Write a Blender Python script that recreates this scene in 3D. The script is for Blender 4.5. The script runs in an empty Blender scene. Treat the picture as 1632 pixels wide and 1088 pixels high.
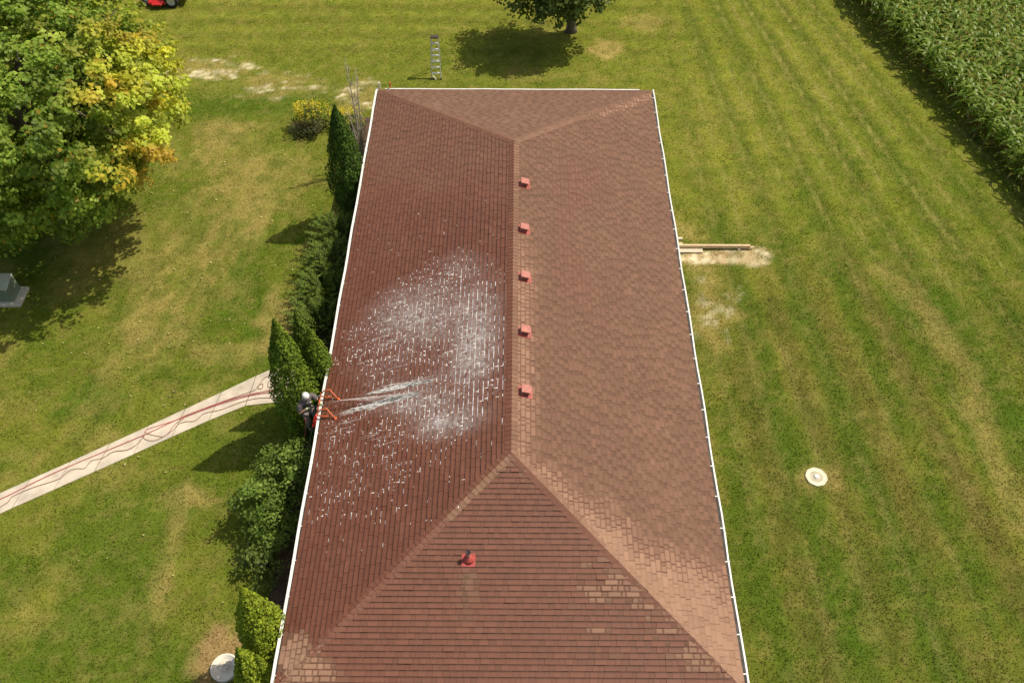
import bpy, math, random
import numpy as np
from mathutils import Vector, Matrix
random.seed(7)
RNG = np.random.default_rng(7)
S = bpy.context.scene
COL = S.collection

# ------------------------------------------------------------------ camera, sky, sun, exposure
cam = bpy.data.cameras.new("camera")
cam.sensor_width = 36.0
cam.lens = 1450.0 * 36.0 / 1632.0
cam.clip_start, cam.clip_end = 0.1, 6000
co = bpy.data.objects.new("camera", cam)
COL.objects.link(co)
co.location = (0.1042, -7.5115, 23.9543)
co.rotation_euler = (math.radians(90 - 49.639), 0, math.radians(0.386))
S.camera = co

SUN_EL, SUN_AZ = 56.5, 68.0            # azimuth clockwise from +y
world = bpy.data.worlds.new("World")
S.world = world
world.use_nodes = True
wn = world.node_tree
sky = wn.nodes.new("ShaderNodeTexSky")
sky.sky_type = 'NISHITA'
sky.sun_disc = False
sky.sun_elevation = math.radians(SUN_EL)
sky.sun_rotation = math.radians(SUN_AZ)
sky.air_density, sky.dust_density, sky.ozone_density = 1.0, 2.0, 1.0
warm_tint = wn.nodes.new("ShaderNodeMix")          # warm multiply on the sky colour, acting as a white balance
warm_tint.data_type = 'RGBA'; warm_tint.blend_type = 'MULTIPLY'; warm_tint.inputs[0].default_value = 1.0
warm_tint.inputs[7].default_value = (1.0, 0.90, 0.74, 1)
wn.links.new(sky.outputs[0], warm_tint.inputs[6])
wn.links.new(warm_tint.outputs[2], wn.nodes["Background"].inputs[0])
wn.nodes["Background"].inputs[1].default_value = 0.145
sl = bpy.data.lights.new("sun", 'SUN')
sl.energy = 3.95
sl.angle = math.radians(0.55)
sl.color = (1.0, 0.92, 0.76)
so = bpy.data.objects.new("sun", sl)
COL.objects.link(so)
el, az = math.radians(SUN_EL), math.radians(SUN_AZ)
SUNV = Vector((math.cos(el) * math.sin(az), math.cos(el) * math.cos(az), math.sin(el)))
so.rotation_euler = SUNV.to_track_quat('Z', 'Y').to_euler()
so.location = (30, 20, 50)
S.view_settings.view_transform = 'Standard'
S.view_settings.look = 'None'
S.view_settings.exposure = 0.15
S.view_settings.gamma = 1.0

# ------------------------------------------------------------------ object helpers
def tag(o, label=None, cat=None, group=None, kind=None):
    if label: o["label"] = label
    if cat: o["category"] = cat
    if group: o["group"] = group
    if kind: o["kind"] = kind
    return o

def thing(name, label, cat, loc=(0, 0, 0), group=None):
    o = bpy.data.objects.new(name, None)
    o.empty_display_size = 0.2
    o.location = loc
    COL.objects.link(o)
    return tag(o, label, cat, group)

def link_mesh(name, me, mats, parent=None):
    o = bpy.data.objects.new(name, me)
    for m in (mats if isinstance(mats, (list, tuple)) else [mats]):
        me.materials.append(m)
    COL.objects.link(o)
    if parent is not None:
        o.parent = parent
        o.matrix_parent_inverse = Matrix.Translation(-Vector(parent.location))
    return o

class MB:
    """collects simple shapes (world coordinates) and links them as ONE mesh"""
    def __init__(s): s.v, s.f, s.m = [], [], []
    def add(s, vs, fs, mi=0):
        b = len(s.v)
        s.v += [tuple(v) for v in vs]
        s.f += [tuple(b + i for i in f) for f in fs]
        s.m += [mi] * len(fs)
        return s
    def box(s, c, d, rot=None, mi=0, bev=0.0):
        c = Vector(c); hx, hy, hz = d[0] / 2, d[1] / 2, d[2] / 2
        R = rot if rot is not None else Matrix.Identity(3)
        if bev <= 0:
            vs = [c + R @ Vector((x * hx, y * hy, z * hz)) for z in (-1, 1) for y in (-1, 1) for x in (-1, 1)]
            return s.add(vs, [(0, 2, 3, 1), (4, 5, 7, 6), (0, 1, 5, 4), (2, 6, 7, 3), (0, 4, 6, 2), (1, 3, 7, 5)], mi)
        b = bev
        rings = [(hx - b, hy - b, -hz), (hx, hy, -hz + b), (hx, hy, hz - b), (hx - b, hy - b, hz)]
        vs = []
        for rx, ry, z in rings:
            k = min(rx, ry, b * 1.2)
            for px, py in ((rx, ry - k), (rx - k, ry), (-rx + k, ry), (-rx, ry - k), (-rx, -ry + k), (-rx + k, -ry), (rx - k, -ry), (rx, -ry + k)):
                vs.append(c + R @ Vector((px, py, z)))
        fs = [tuple(range(7, -1, -1)), tuple(range(24, 32))]
        for r in range(3):
            for i in range(8):
                j = (i + 1) % 8
                fs.append((r * 8 + i, r * 8 + j, r * 8 + 8 + j, r * 8 + 8 + i))
        return s.add(vs, fs, mi)
    def tube(s, pts, r, n=8, mi=0, caps=True):
        pts = [Vector(p) for p in pts]
        rs = r if isinstance(r, (list, tuple)) else [r] * len(pts)
        vs, fs = [], []
        t0 = (pts[1] - pts[0]).normalized()
        ref = Vector((0, 0, 1)) if abs(t0.z) < 0.9 else Vector((1, 0, 0))
        a = t0.cross(ref).normalized()
        for i, p in enumerate(pts):
            t = (pts[min(i + 1, len(pts) - 1)] - pts[max(i - 1, 0)]).normalized()
            a = (a - t * a.dot(t)).normalized()
            b = t.cross(a)
            for k in range(n):
                w = 2 * math.pi * k / n
                vs.append(p + (a * math.cos(w) + b * math.sin(w)) * rs[i])
        for i in range(len(pts) - 1):
            for k in range(n):
                j = (k + 1) % n
                fs.append((i * n + k, i * n + j, i * n + n + j, i * n + n + k))
        if caps:
            fs.append(tuple(range(n - 1, -1, -1)))
            fs.append(tuple(range(len(vs) - n, len(vs))))
        return s.add(vs, fs, mi)
    def lathe(s, c, prof, n=32, mi=0, jit=None):
        """prof: list of (radius, z), from bottom up"""
        vs, fs = [], []
        for r, z in prof:
            for k in range(n):
                w = 2 * math.pi * k / n
                rr = r * (jit[k] if jit is not None else 1)
                vs.append((c[0] + rr * math.cos(w), c[1] + rr * math.sin(w), c[2] + z))
        for i in range(len(prof) - 1):
            for k in range(n):
                j = (k + 1) % n
                fs.append((i * n + k, i * n + j, i * n + n + j, i * n + n + k))
        fs.append(tuple(range(n - 1, -1, -1)))
        fs.append(tuple(range(len(vs) - n, len(vs))))
        return s.add(vs, fs, mi)
    def build(s, name, mats, parent=None, smooth=False):
        me = bpy.data.meshes.new(name)
        me.from_pydata(s.v, [], s.f)
        me.polygons.foreach_set("material_index", s.m)
        if smooth: me.polygons.foreach_set("use_smooth", [True] * len(s.f))
        me.update()
        return link_mesh(name, me, mats, parent)

def np_mesh(name, V, F, mats, parent=None, colors=None, attrs=None, mi=None, smooth=False):
    """V (n,3), F (m,k) equal-sized faces"""
    me = bpy.data.meshes.new(name)
    V = np.asarray(V, np.float32); F = np.asarray(F, np.int32)
    k = F.shape[1]
    me.vertices.add(len(V)); me.vertices.foreach_set("co", V.ravel())
    me.loops.add(F.size); me.loops.foreach_set("vertex_index", F.ravel())
    me.polygons.add(len(F))
    me.polygons.foreach_set("loop_start", np.arange(0, F.size, k, dtype=np.int32))
    me.polygons.foreach_set("loop_total", np.full(len(F), k, np.int32))
    if mi is not None: me.polygons.foreach_set("material_index", np.asarray(mi, np.int32))
    if smooth: me.polygons.foreach_set("use_smooth", np.ones(len(F), bool))
    me.update(calc_edges=True)
    A = dict(attrs or {})
    if colors is not None: A["tint"] = colors
    for nm, c in A.items():
        c = np.asarray(c, np.float32)
        if c.shape[1] == 3: c = np.column_stack([c, np.ones(len(c), np.float32)])
        at = me.attributes.new(nm, 'FLOAT_COLOR', 'POINT')
        at.data.foreach_set("color", c.ravel())
    if parent == 'mesh':
        for m in (mats if isinstance(mats, (list, tuple)) else [mats]): me.materials.append(m)
        return me
    return link_mesh(name, me, mats, parent)

def copy_tree(o, parent=None):
    c = o.copy(); COL.objects.link(c)
    if parent is not None: c.parent = parent
    for ch in list(o.children): copy_tree(ch, c)
    return c

# ------------------------------------------------------------------ value noise in numpy
def vnoise(x, y, seed=0):
    x = np.asarray(x, float); y = np.asarray(y, float)
    xi = np.floor(x).astype(np.int64); yi = np.floor(y).astype(np.int64)
    fx, fy = x - xi, y - yi
    fx = fx * fx * (3 - 2 * fx); fy = fy * fy * (3 - 2 * fy)
    def h(a, b):
        n = (a * 374761393 + b * 668265263 + seed * 974634777) & 0x7fffffff
        n = ((n ^ (n >> 13)) * 1274126177) & 0x7fffffff
        return ((n ^ (n >> 16)) & 0xffff) / 65535.0
    return (h(xi, yi) * (1 - fx) + h(xi + 1, yi) * fx) * (1 - fy) + (h(xi, yi + 1) * (1 - fx) + h(xi + 1, yi + 1) * fx) * fy
def fbm(x, y, seed=0, o=4):
    t, a, s = 0, 0.5, 0
    x = np.asarray(x, float); y = np.asarray(y, float)
    for i in range(o):
        t = t + a * vnoise(x, y, seed + i); s += a
        a *= 0.5; x = x * 2.03 + 17.1; y = y * 2.03 + 5.7
    return t / s
def sstep(a, b, x):
    t = np.clip((np.asarray(x, float) - a) / (b - a), 0, 1)
    return t * t * (3 - 2 * t)
def mixc(c, col, w):
    return c * (1 - w[:, None]) + np.asarray(col)[None, :] * w[:, None]
def inpoly(x, y, poly):
    r = np.zeros(x.shape, bool); n = len(poly)
    for i in range(n):
        x1, y1 = poly[i]; x2, y2 = poly[(i + 1) % n]
        if y1 == y2: continue
        c = ((y1 > y) != (y2 > y)) & (x < (x2 - x1) * (y - y1) / (y2 - y1) + x1)
        r ^= c
    return r
def seg_dist(x, y, pts):
    d = np.full(x.shape, 1e9)
    for (x1, y1), (x2, y2) in zip(pts[:-1], pts[1:]):
        L2 = (x2 - x1) ** 2 + (y2 - y1) ** 2
        t = np.clip(((x - x1) * (x2 - x1) + (y - y1) * (y2 - y1)) / L2, 0, 1)
        d = np.minimum(d, np.hypot(x - x1 - t * (x2 - x1), y - y1 - t * (y2 - y1)))
    return d

# ------------------------------------------------------------------ materials
def mat(name, color=(0.5, 0.5, 0.5), rough=0.6, metal=0.0, var=0.12, scale=6.0, bump=0.0, bscale=60.0, spec=0.5):
    m = bpy.data.materials.new(name); m.use_nodes = True
    nt = m.node_tree; b = nt.nodes["Principled BSDF"]
    b.inputs["Roughness"].default_value = rough
    b.inputs["Metallic"].default_value = metal
    b.inputs["Specular IOR Level"].default_value = spec
    tc = nt.nodes.new("ShaderNodeTexCoord")
    n = nt.nodes.new("ShaderNodeTexNoise"); n.inputs["Scale"].default_value = scale; n.inputs["Detail"].default_value = 6
    nt.links.new(tc.outputs["Object"], n.inputs["Vector"])
    r = nt.nodes.new("ShaderNodeValToRGB")
    r.color_ramp.elements[0].position = 0.3; r.color_ramp.elements[1].position = 0.7
    r.color_ramp.elements[0].color = (*[max(0, c * (1 - var)) for c in color], 1)
    r.color_ramp.elements[1].color = (*[min(1, c * (1 + var)) for c in color], 1)
    nt.links.new(n.outputs["Fac"], r.inputs["Fac"])
    nt.links.new(r.outputs[0], b.inputs["Base Color"])
    if bump:
        n2 = nt.nodes.new("ShaderNodeTexNoise"); n2.inputs["Scale"].default_value = bscale; n2.inputs["Detail"].default_value = 4
        nt.links.new(tc.outputs["Object"], n2.inputs["Vector"])
        bp = nt.nodes.new("ShaderNodeBump"); bp.inputs["Strength"].default_value = bump; bp.inputs["Distance"].default_value = 0.02
        nt.links.new(n2.outputs["Fac"], bp.inputs["Height"])
        nt.links.new(bp.outputs[0], b.inputs["Normal"])
    return m

def leaf_mat(name, trans=0.35, rough=0.5, spec=0.2):
    m = bpy.data.materials.new(name); m.use_nodes = True
    nt = m.node_tree; b = nt.nodes["Principled BSDF"]; out = nt.nodes["Material Output"]
    at = nt.nodes.new("ShaderNodeAttribute"); at.attribute_name = "tint"
    tc = nt.nodes.new("ShaderNodeTexCoord")
    n = nt.nodes.new("ShaderNodeTexNoise"); n.inputs["Scale"].default_value = 14; n.inputs["Detail"].default_value = 3
    nt.links.new(tc.outputs["Object"], n.inputs["Vector"])
    mr = nt.nodes.new("ShaderNodeMapRange"); mr.inputs[1].default_value = .3; mr.inputs[2].default_value = .7
    mr.inputs[3].default_value = .8; mr.inputs[4].default_value = 1.2
    nt.links.new(n.outputs["Fac"], mr.inputs[0])
    vm = nt.nodes.new("ShaderNodeVectorMath"); vm.operation = 'SCALE'
    nt.links.new(at.outputs["Color"], vm.inputs[0]); nt.links.new(mr.outputs[0], vm.inputs["Scale"])
    nt.links.new(vm.outputs[0], b.inputs["Base Color"])
    b.inputs["Roughness"].default_value = rough
    b.inputs["Specular IOR Level"].default_value = spec
    t = nt.nodes.new("ShaderNodeBsdfTranslucent")
    v2 = nt.nodes.new("ShaderNodeVectorMath"); v2.operation = 'MULTIPLY'; v2.inputs[1].default_value = (1.3, 1.25, .6)
    nt.links.new(vm.outputs[0], v2.inputs[0]); nt.links.new(v2.outputs[0], t.inputs[0])
    mx = nt.nodes.new("ShaderNodeMixShader"); mx.inputs[0].default_value = trans
    nt.links.new(b.outputs[0], mx.inputs[1]); nt.links.new(t.outputs[0], mx.inputs[2])
    nt.links.new(mx.outputs[0], out.inputs[0])
    return m

M = dict(
    bark=mat("bark", (.13, .10, .075), .9, var=.35, scale=20, bump=.6),
    palebark=mat("pale_bark", (.42, .37, .30), .9, var=.25, scale=20, bump=.3),
    white=mat("white_paint", (.80, .78, .74), .4, var=.06, scale=3),
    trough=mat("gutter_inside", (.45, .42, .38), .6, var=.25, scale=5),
    siding=mat("siding", (.55, .50, .42), .7, var=.06, scale=2),
    concrete=mat("concrete", (.56, .485, .39), .9, var=.22, scale=1.9, bump=.4),
    lid=mat("lid_concrete", (.50, .45, .33), .9, var=.2, scale=9, bump=.3),
    lidrim=mat("lid_rim", (.70, .66, .48), .9, var=.12, scale=9, bump=.3),
    knob=mat("lid_knob", (.82, .79, .72), .6, var=.06),
    riser=mat("riser_concrete", (.66, .59, .48), .9, var=.28, scale=4, bump=.3),
    riserrim=mat("riser_rim", (.80, .74, .62), .9, var=.12, scale=6, bump=.3),
    vent=mat("vent_paint", (.42, .155, .12), .65, var=.22, scale=14),
    ventdark=mat("vent_opening", (.10, .03, .025), .7, var=.1),
    boot=mat("pipe_boot", (.42, .07, .06), .5, var=.15, scale=20),
    pipe=mat("pipe_metal", (.35, .12, .09), .5, var=.2, scale=20),
    black=mat("black_rubber", (.02, .02, .02), .7, var=.2),
    alu=mat("aluminium", (.72, .71, .66), .35, .6, var=.06),
    step=mat("ladder_step", (.80, .79, .70), .5, 0.0, var=.06),
    dkplastic=mat("dark_plastic", (.06, .04, .035), .6, var=.15),
    orange=mat("orange_paint", (.62, .13, .035), .45, var=.08),
    fibre=mat("dark_rail", (.06, .07, .05), .5, var=.2),
    redp=mat("red_paint", (.55, .02, .02), .35, var=.08),
    greyp=mat("grey_paint", (.25, .25, .25), .5, var=.1),
    rim=mat("wheel_rim", (.60, .60, .58), .4, .2, var=.08),
    seat=mat("seat_vinyl", (.05, .05, .05), .5, var=.1),
    lumber=mat("lumber", (.62, .46, .28), .8, var=.16, scale=12, bump=.2),
    lumber2=mat("weathered_lumber", (.58, .50, .38), .8, var=.16, scale=12, bump=.2),
    green=mat("cabinet_green_shaded", (.19, .23, .16), .4, var=.08, scale=3),  # cabinet paint darkened to stand for its shaded upright faces
    skylit=mat("cabinet_green_skylit", (.50, .50, .36), .6, var=.1, scale=3),  # same paint lightened on the lids, sky light put into the colour
    pad=mat("pad_concrete", (.62, .55, .44), .9, var=.2, scale=5, bump=.3),
    lock=mat("lock_metal", (.75, .75, .72), .3, .5, var=.05),
    hose=mat("hose_red", (.42, .10, .10), .5, var=.1),
    hose2=mat("hose_grey", (.26, .13, .10), .5, var=.15),
    skin=mat("skin", (.50, .27, .18), .55, var=.08),
    shirt=mat("shirt", (.13, .11, .11), .9, var=.25, scale=12, bump=.2),
    shirtlogo=mat("shirt_print", (.70, .68, .66), .8, var=.05),
    trouser=mat("trouser", (.22, .19, .18), .9, var=.2, scale=12, bump=.2),
    cap=mat("cap", (.74, .74, .73), .8, var=.06),
    glove=mat("glove", (.62, .66, .38), .8, var=.12, scale=20),
    beard=mat("beard", (.30, .24, .20), .95, var=.2, scale=40),
    boots=mat("boots", (.07, .05, .04), .7, var=.2),
    mulch=mat("mulch", (.085, .05, .03), .95, var=.5, scale=14, bump=.9, bscale=25),
    edging=mat("edging", (.15, .10, .07), .9, var=.3, scale=8),
    leaf=leaf_mat("leaf", .42, .5, .22), needle=leaf_mat("needle", .25, .65, .12),
    corn=leaf_mat("corn_leaf", .50, .40, .35), grass=leaf_mat("grass_blade", .5, .95, .0),
)

# ------------------------------------------------------------------ lawn colours (painted wear, drought and mowing marks)
STRAW = np.array((.66, .58, .40)); TAN = np.array((.33, .255, .085)); SOIL = np.array((.22, .135, .065))
C_GREEN = np.array((.110, .141, .017)); C_LUSH = np.array((.066, .115, .011)); C_YEL = np.array((.176, .184, .028))
def blob(x, y, cx, cy, rx, ry, seed, rag=.5, sc=2.0):
    d = np.hypot((x - cx) / rx, (y - cy) / ry) + rag * (fbm(x * sc, y * sc, seed) - .5) * 2
    return 1 - sstep(.55, 1.1, d)
def lawn(x, y):
    x = np.asarray(x, float).ravel(); y = np.asarray(y, float).ravel()
    c = np.tile(C_GREEN, (len(x), 1))
    big = fbm(x * .13, y * .13, 3); mid = fbm(x * .5, y * .5, 11); fin = fbm(x * 2.1, y * 2.1, 21)
    c = mixc(c, C_YEL, sstep(.42, .72, big) * .75)
    c = mixc(c, C_LUSH, sstep(.50, .68, mid) * .65)
    c = mixc(c, C_YEL * np.array((1.0, 1.04, 1.0)), sstep(13, 32, y) * .75 * (.5 + mid))
    c = mixc(c, TAN, sstep(.54, .76, fbm(x * .8, y * .8, 33)) * .30 * np.where(x > 6, .35, 1.0))
    # right-hand lawn: curving mowing stripes
    t = 24 - y
    u = (x + .079 * t) / (1 + .018 * t) + .22 * (fbm(x * .16, y * .12, 5) - .5)
    right = sstep(6.6, 8.6, x + 1.2 * (mid - .5))
    amp = right * (.45 + .9 * vnoise(u * 1.0, y * .05, 6))
    sw = np.clip(1.6 * np.sin(u * np.pi), -1, 1)
    c = c * (1 + (sw * .15 * amp)[:, None] * np.array([1.15, .9, .7]))
    ln = (u + .08 * np.sin(np.floor(u) * 7.3)) % 1.0
    c = mixc(c, np.array((.25, .24, .065)), np.exp(-((ln - .5) / .09) ** 2) * .80 * amp * (.35 + .65 * sstep(9, 20, y)) * sstep(.25, .6, fbm(x * .8, y * .35, 7)))
    c = c * (1 - (np.exp(-((ln - .68) / .12) ** 2) * .09 * amp))[:, None]
    lowr = sstep(5.4, 6.6, x) * (1 - sstep(13, 21, y + .25 * (x - 9)))
    bs = np.sin(u * np.pi * 2 / 1.55 + 1.2 + 1.2 * (fbm(x * .3, y * .1, 46) - .5))
    c = mixc(c, np.array((.118, .102, .026)), lowr * (.28 + .42 * sstep(.0, .8, -bs) * sstep(.3, .55, fbm(x * .9, y * .3, 47))))
    c = mixc(c, C_LUSH * .92, lowr * sstep(-.1, .7, bs) * .6 * sstep(.3, .55, fbm(x * .8, y * .25, 45)))
    c = mixc(c, np.array((.20, .175, .06)), lowr * np.exp(-((ln - .5) / .1) ** 2) * .35 * sstep(.4, .6, fbm(x * .8, y * .5, 48)))
    c = mixc(c, C_LUSH, right * (1 - sstep(9, 17, y)) * sstep(.28, .55, fbm(x * .5 + 4, y * .10, 44)) * .20)
    # rows across the far lawn
    far = sstep(29.5, 32, y + .4 * (mid - .5)) * (1 - right)
    rp = np.sin(y * 2 * np.pi / 1.3 + .4 * np.sin(x * .3))
    c = c * (1 + (rp * .19 * far)[:, None]); c = mixc(c, C_YEL, far * .35)
    # drought on the left lawn
    d = seg_dist(x, y, [(-12.3, 24.2), (-11.2, 21.5), (-11.3, 18.6), (-12.2, 15.9), (-12.9, 13.6)])
    c = mixc(c, TAN, (1 - sstep(.2, 2.4, d + 2.6 * (fbm(x * 1.5, y * .6, 55) - .5) + 1.2 * (fbm(x * 3.5, y * 2.2, 56) - .5))) * .62 * (.35 + .65 * sstep(.35, .62, fbm(x * 4, y * 1.6, 54))))
    c = mixc(c, TAN, blob(x, y, -9.4, 20.5, 1.9, 3.2, 57, .9, 1.1) * .40 * sstep(.3, .6, fbm(x * 3, y * 1.6, 53)))
    c = mixc(c, TAN, blob(x, y, -8.2, 13.9, .8, 1.6, 58, .8, 1.6) * .6)
    c = mixc(c, TAN, blob(x, y, -9.9, 4.3, .32, 2.6, 59, .9, 1.0) * .6)
    c = mixc(c, TAN, blob(x, y, -9.8, 6.6, .9, .5, 60, .8, 1.6) * .75)
    c = mixc(c, TAN, blob(x, y, -9.6, 12.3, 1.5, .6, 61, .9, 1.3) * .45)
    c = mixc(c, TAN, blob(x, y, -15.0, 17.3, 2.6, 2.4, 62, .9, .8) * .3)
    c = mixc(c, C_LUSH, (1 - sstep(-8, -6, x)) * (1 - sstep(4, 10, y + 3 * (big - .5))) * sstep(.38, .6, fbm(x * .35, y * .2, 63)) * .7)
    # green band and pale bare streaks beyond the tree
    c = mixc(c, C_LUSH, np.exp(-((y - 26.4 - .05 * (x + 12)) / 1.1) ** 2) * (1 - sstep(-8.6, -6.8, x)) * .75)
    st = sstep(.45, .62, fbm(x * .7 + y * .4, y * 2.2, 66)) * sstep(.36, .5, fbm(x * 3, y * 6, 67))
    m1 = np.clip(blob(x, y, -14.2, 29.3, 2.2, .9, 68, .6) + blob(x, y, -10.9, 28.0, 2.2, 1.1, 69, .6) + blob(x, y, -6.9, 27.2, 1.3, 1.5, 70, .7), 0, 1)
    c = mixc(c, TAN, m1 * .55); c = mixc(c, STRAW, m1 * st * (.35 + .65 * sstep(.42, .6, fbm(x * 6, y * 6, 65))))
    c = mixc(c, TAN, blob(x, y, -12.2, 24.9, 1.6, .5, 71, .8) * .5)
    # worn patch right of the small far tree
    c = mixc(c, TAN * 1.05, blob(x, y, 4.4, 31.1, 1.0, .9, 72, .5) * .85)
    c = mixc(c, TAN, blob(x, y, 6.2, 33.6, 1.2, .9, 73, .7) * .45)
    c = mixc(c, TAN, blob(x, y, .5, 27.2, 5.0, .7, 74, .9) * .35)
    # yellowed strip down the right of the lawn
    d = seg_dist(x, y, [(13.6, 16.5), (14.6, 14.4), (15.3, 11.5), (15.05, 8.6), (15.2, 5.8)])
    c = mixc(c, TAN, (1 - sstep(.1, .75, d + .9 * (fbm(x * 1.4, y * 1.0, 75) - .5))) * .45)
    c = mixc(c, C_LUSH, np.exp(-((seg_dist(x, y, [(15.4, 15), (16.2, 11.5), (15.8, 8.5)]) - .1) / .5) ** 2) * .6)
    # by the right-hand eave
    c = mixc(c, TAN, blob(x, y, 6.9, 14.6, .9, 2.4, 76, .9, 1.2) * .5)
    c = mixc(c, STRAW * .8, blob(x, y, 7.4, 14.2, .9, 1.6, 77, .9, 2.2) * sstep(.5, .65, fbm(x * 3, y * 3, 78)) * .5)
    c = mixc(c, TAN, blob(x, y, 6.6, 18.6, .8, .7, 79, .7) * .5)
    # scraped pale earth beside the lumber
    b = np.clip(blob(x, y, 7.55, 17.05, 1.9, .42, 80, .35, 2.5) + blob(x, y, 9.05, 17.12, .75, .58, 81, .3, 2.5), 0, 1)
    c = mixc(c, np.array((.46, .36, .20)), b); c = mixc(c, STRAW * 1.1, b * sstep(.5, .62, fbm(x * 4, y * 7, 82)))
    c = mixc(c, SOIL, blob(x, y, 8.0, 17.2, .7, .16, 83, .3) * .5)
    # round lids
    c = mixc(c, TAN * .9, blob(x, y, 9.33, 7.45, .75, .7, 84, .6) * .6)
    c = mixc(c, np.array((.33, .22, .10)), blob(x, y, -7.75, 1.75, 1.0, 1.1, 85, .5) * .9)
    # worn dark soil by the beds
    c = mixc(c, SOIL, blob(x, y, -9.3, 25.1, .5, .5, 86, .6) * .8)
    c = mixc(c, SOIL, blob(x, y, -6.75, 20.0, .35, 1.6, 87, .5) * .6)
    c = mixc(c, TAN * .85, sstep(.52, .68, fbm(x * 4.2, y * 4.2, 96, 3)) * .26)
    c = mixc(c, C_LUSH, sstep(.55, .70, fbm(x * 2.6 + 7, y * 2.6, 97, 3)) * .35)
    c = c * (1 + .30 * (fin - .5) + .34 * (fbm(x * 5.5, y * 5.5, 95, 3) - .5))[:, None]
    return np.clip(c, .004, .9)

# ------------------------------------------------------------------ the setting: ground, path, bed
def ground():
    gx = np.concatenate([-np.geomspace(2500, 31, 26), np.arange(-30, 24.01, .16), np.geomspace(25, 2500, 26)])
    gy = np.concatenate([-np.geomspace(2500, 6, 26), np.arange(-5, 44.01, .16), np.geomspace(45, 2500, 26)])
    X, Y = np.meshgrid(gx, gy); nx, ny = len(gx), len(gy)
    V = np.column_stack([X.ravel(), Y.ravel(), np.zeros(X.size)])
    i = (np.arange(ny - 1)[:, None] * nx + np.arange(nx - 1)[None, :]).ravel()
    F = np.column_stack([i, i + 1, i + nx + 1, i + nx])
    m = bpy.data.materials.new("lawn"); m.use_nodes = True
    nt = m.node_tree; b = nt.nodes["Principled BSDF"]
    at = nt.nodes.new("ShaderNodeAttribute"); at.attribute_name = "tint"
    tc = nt.nodes.new("ShaderNodeTexCoord")
    def noise(s, d):
        n = nt.nodes.new("ShaderNodeTexNoise"); n.inputs["Scale"].default_value = s; n.inputs["Detail"].default_value = d
        nt.links.new(tc.outputs["Object"], n.inputs["Vector"]); return n
    n1, n2 = noise(9, 5), noise(28, 3)
    mr = nt.nodes.new("ShaderNodeMapRange"); mr.inputs[1].default_value = .3; mr.inputs[2].default_value = .7; mr.inputs[3].default_value = .88; mr.inputs[4].default_value = 1.14
    nt.links.new(n1.outputs["Fac"], mr.inputs[0])
    vm = nt.nodes.new("ShaderNodeVectorMath"); vm.operation = 'SCALE'
    nt.links.new(at.outputs["Color"], vm.inputs[0]); nt.links.new(mr.outputs[0], vm.inputs["Scale"])
    nt.links.new(vm.outputs[0], b.inputs["Base Color"])
    b.inputs["Roughness"].default_value = 1.0; b.inputs["Specular IOR Level"].default_value = 0.0
    bp = nt.nodes.new("ShaderNodeBump"); bp.inputs["Strength"].default_value = .3; bp.inputs["Distance"].default_value = .02
    nt.links.new(n2.outputs["Fac"], bp.inputs["Height"]); nt.links.new(bp.outputs[0], b.inputs["Normal"])
    tag(np_mesh("ground", V, F, m, colors=lawn(V[:, 0], V[:, 1])), kind="structure")
ground()

PATH_T = [(-34, -6.1), (-15.49, 6.71), (-13.61, 7.9), (-11.67, 9.18), (-10.11, 10.22), (-8.08, 11.6), (-7.4, 12.0), (-5.1, 12.0)]
PATH_B = [(-34, -6.9), (-15.23, 6.02), (-13.39, 7.15), (-11.45, 8.37), (-9.92, 9.35), (-8.32, 10.24), (-7.4, 10.2), (-5.1, 10.2)]
def resample(P, n):
    P = np.array(P, float); d = np.concatenate([[0], np.cumsum(np.hypot(*np.diff(P, axis=0).T))])
    t = np.linspace(0, d[-1], n); return np.column_stack([np.interp(t, d, P[:, 0]), np.interp(t, d, P[:, 1])])
def path():
    mb = MB(); n = 29
    T, B = resample(PATH_T, n), resample(PATH_B, n)
    for i in range(n - 1):                       # slabs with open joints
        g = .012
        def lerp(A, k): return A[i] * (1 - k) + A[i + 1] * k
        a, b, c, d = lerp(B, g), lerp(B, 1 - g), lerp(T, 1 - g), lerp(T, g)
        jz = .028 + random.uniform(-.004, .004)
        vs = [(p[0], p[1], -.03) for p in (a, b, c, d)] + [(p[0], p[1], jz) for p in (a, b, c, d)]
        mb.add(vs, [(4, 5, 6, 7), (0, 1, 5, 4), (1, 2, 6, 5), (2, 3, 7, 6), (3, 0, 4, 7)])
    tag(mb.build("path", M["concrete"]), kind="structure")
path()
def bed():
    gx = np.linspace(-6.75, -5.0, 16); gy = np.linspace(-3, 25.6, 180)
    X, Y = np.meshgrid(gx, gy)
    X = X.copy(); X[:, 0] += .25 * (fbm(gy * .5, gy * 0, 91) - .5)
    Z = .006 + .05 * fbm(X * 5, Y * 5, 92); Z[:, 0] = .004
    V = np.column_stack([X.ravel(), Y.ravel(), Z.ravel()]); nx = len(gx)
    i = (np.arange(len(gy) - 1)[:, None] * nx + np.arange(nx - 1)[None, :]).ravel()
    keep = ~((Y.ravel()[i] > 10.1) & (Y.ravel()[i] < 11.7))
    i = i[keep]
    tag(np_mesh("mulch_bed", V, np.column_stack([i, i + 1, i + nx + 1, i + nx]), M["mulch"]), kind="structure")
    mb = MB()
    y = -3.0
    while y < 9.9:
        L = 2.38
        mb.box((-6.02 + random.uniform(-.01, .01), y + L / 2, .05), (.05, L, .14)); y += 2.4
    tag(mb.build("garden_edging", M["edging"]), "low dark timber edging along the bare strip beside the house", "edging")
bed()

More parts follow.
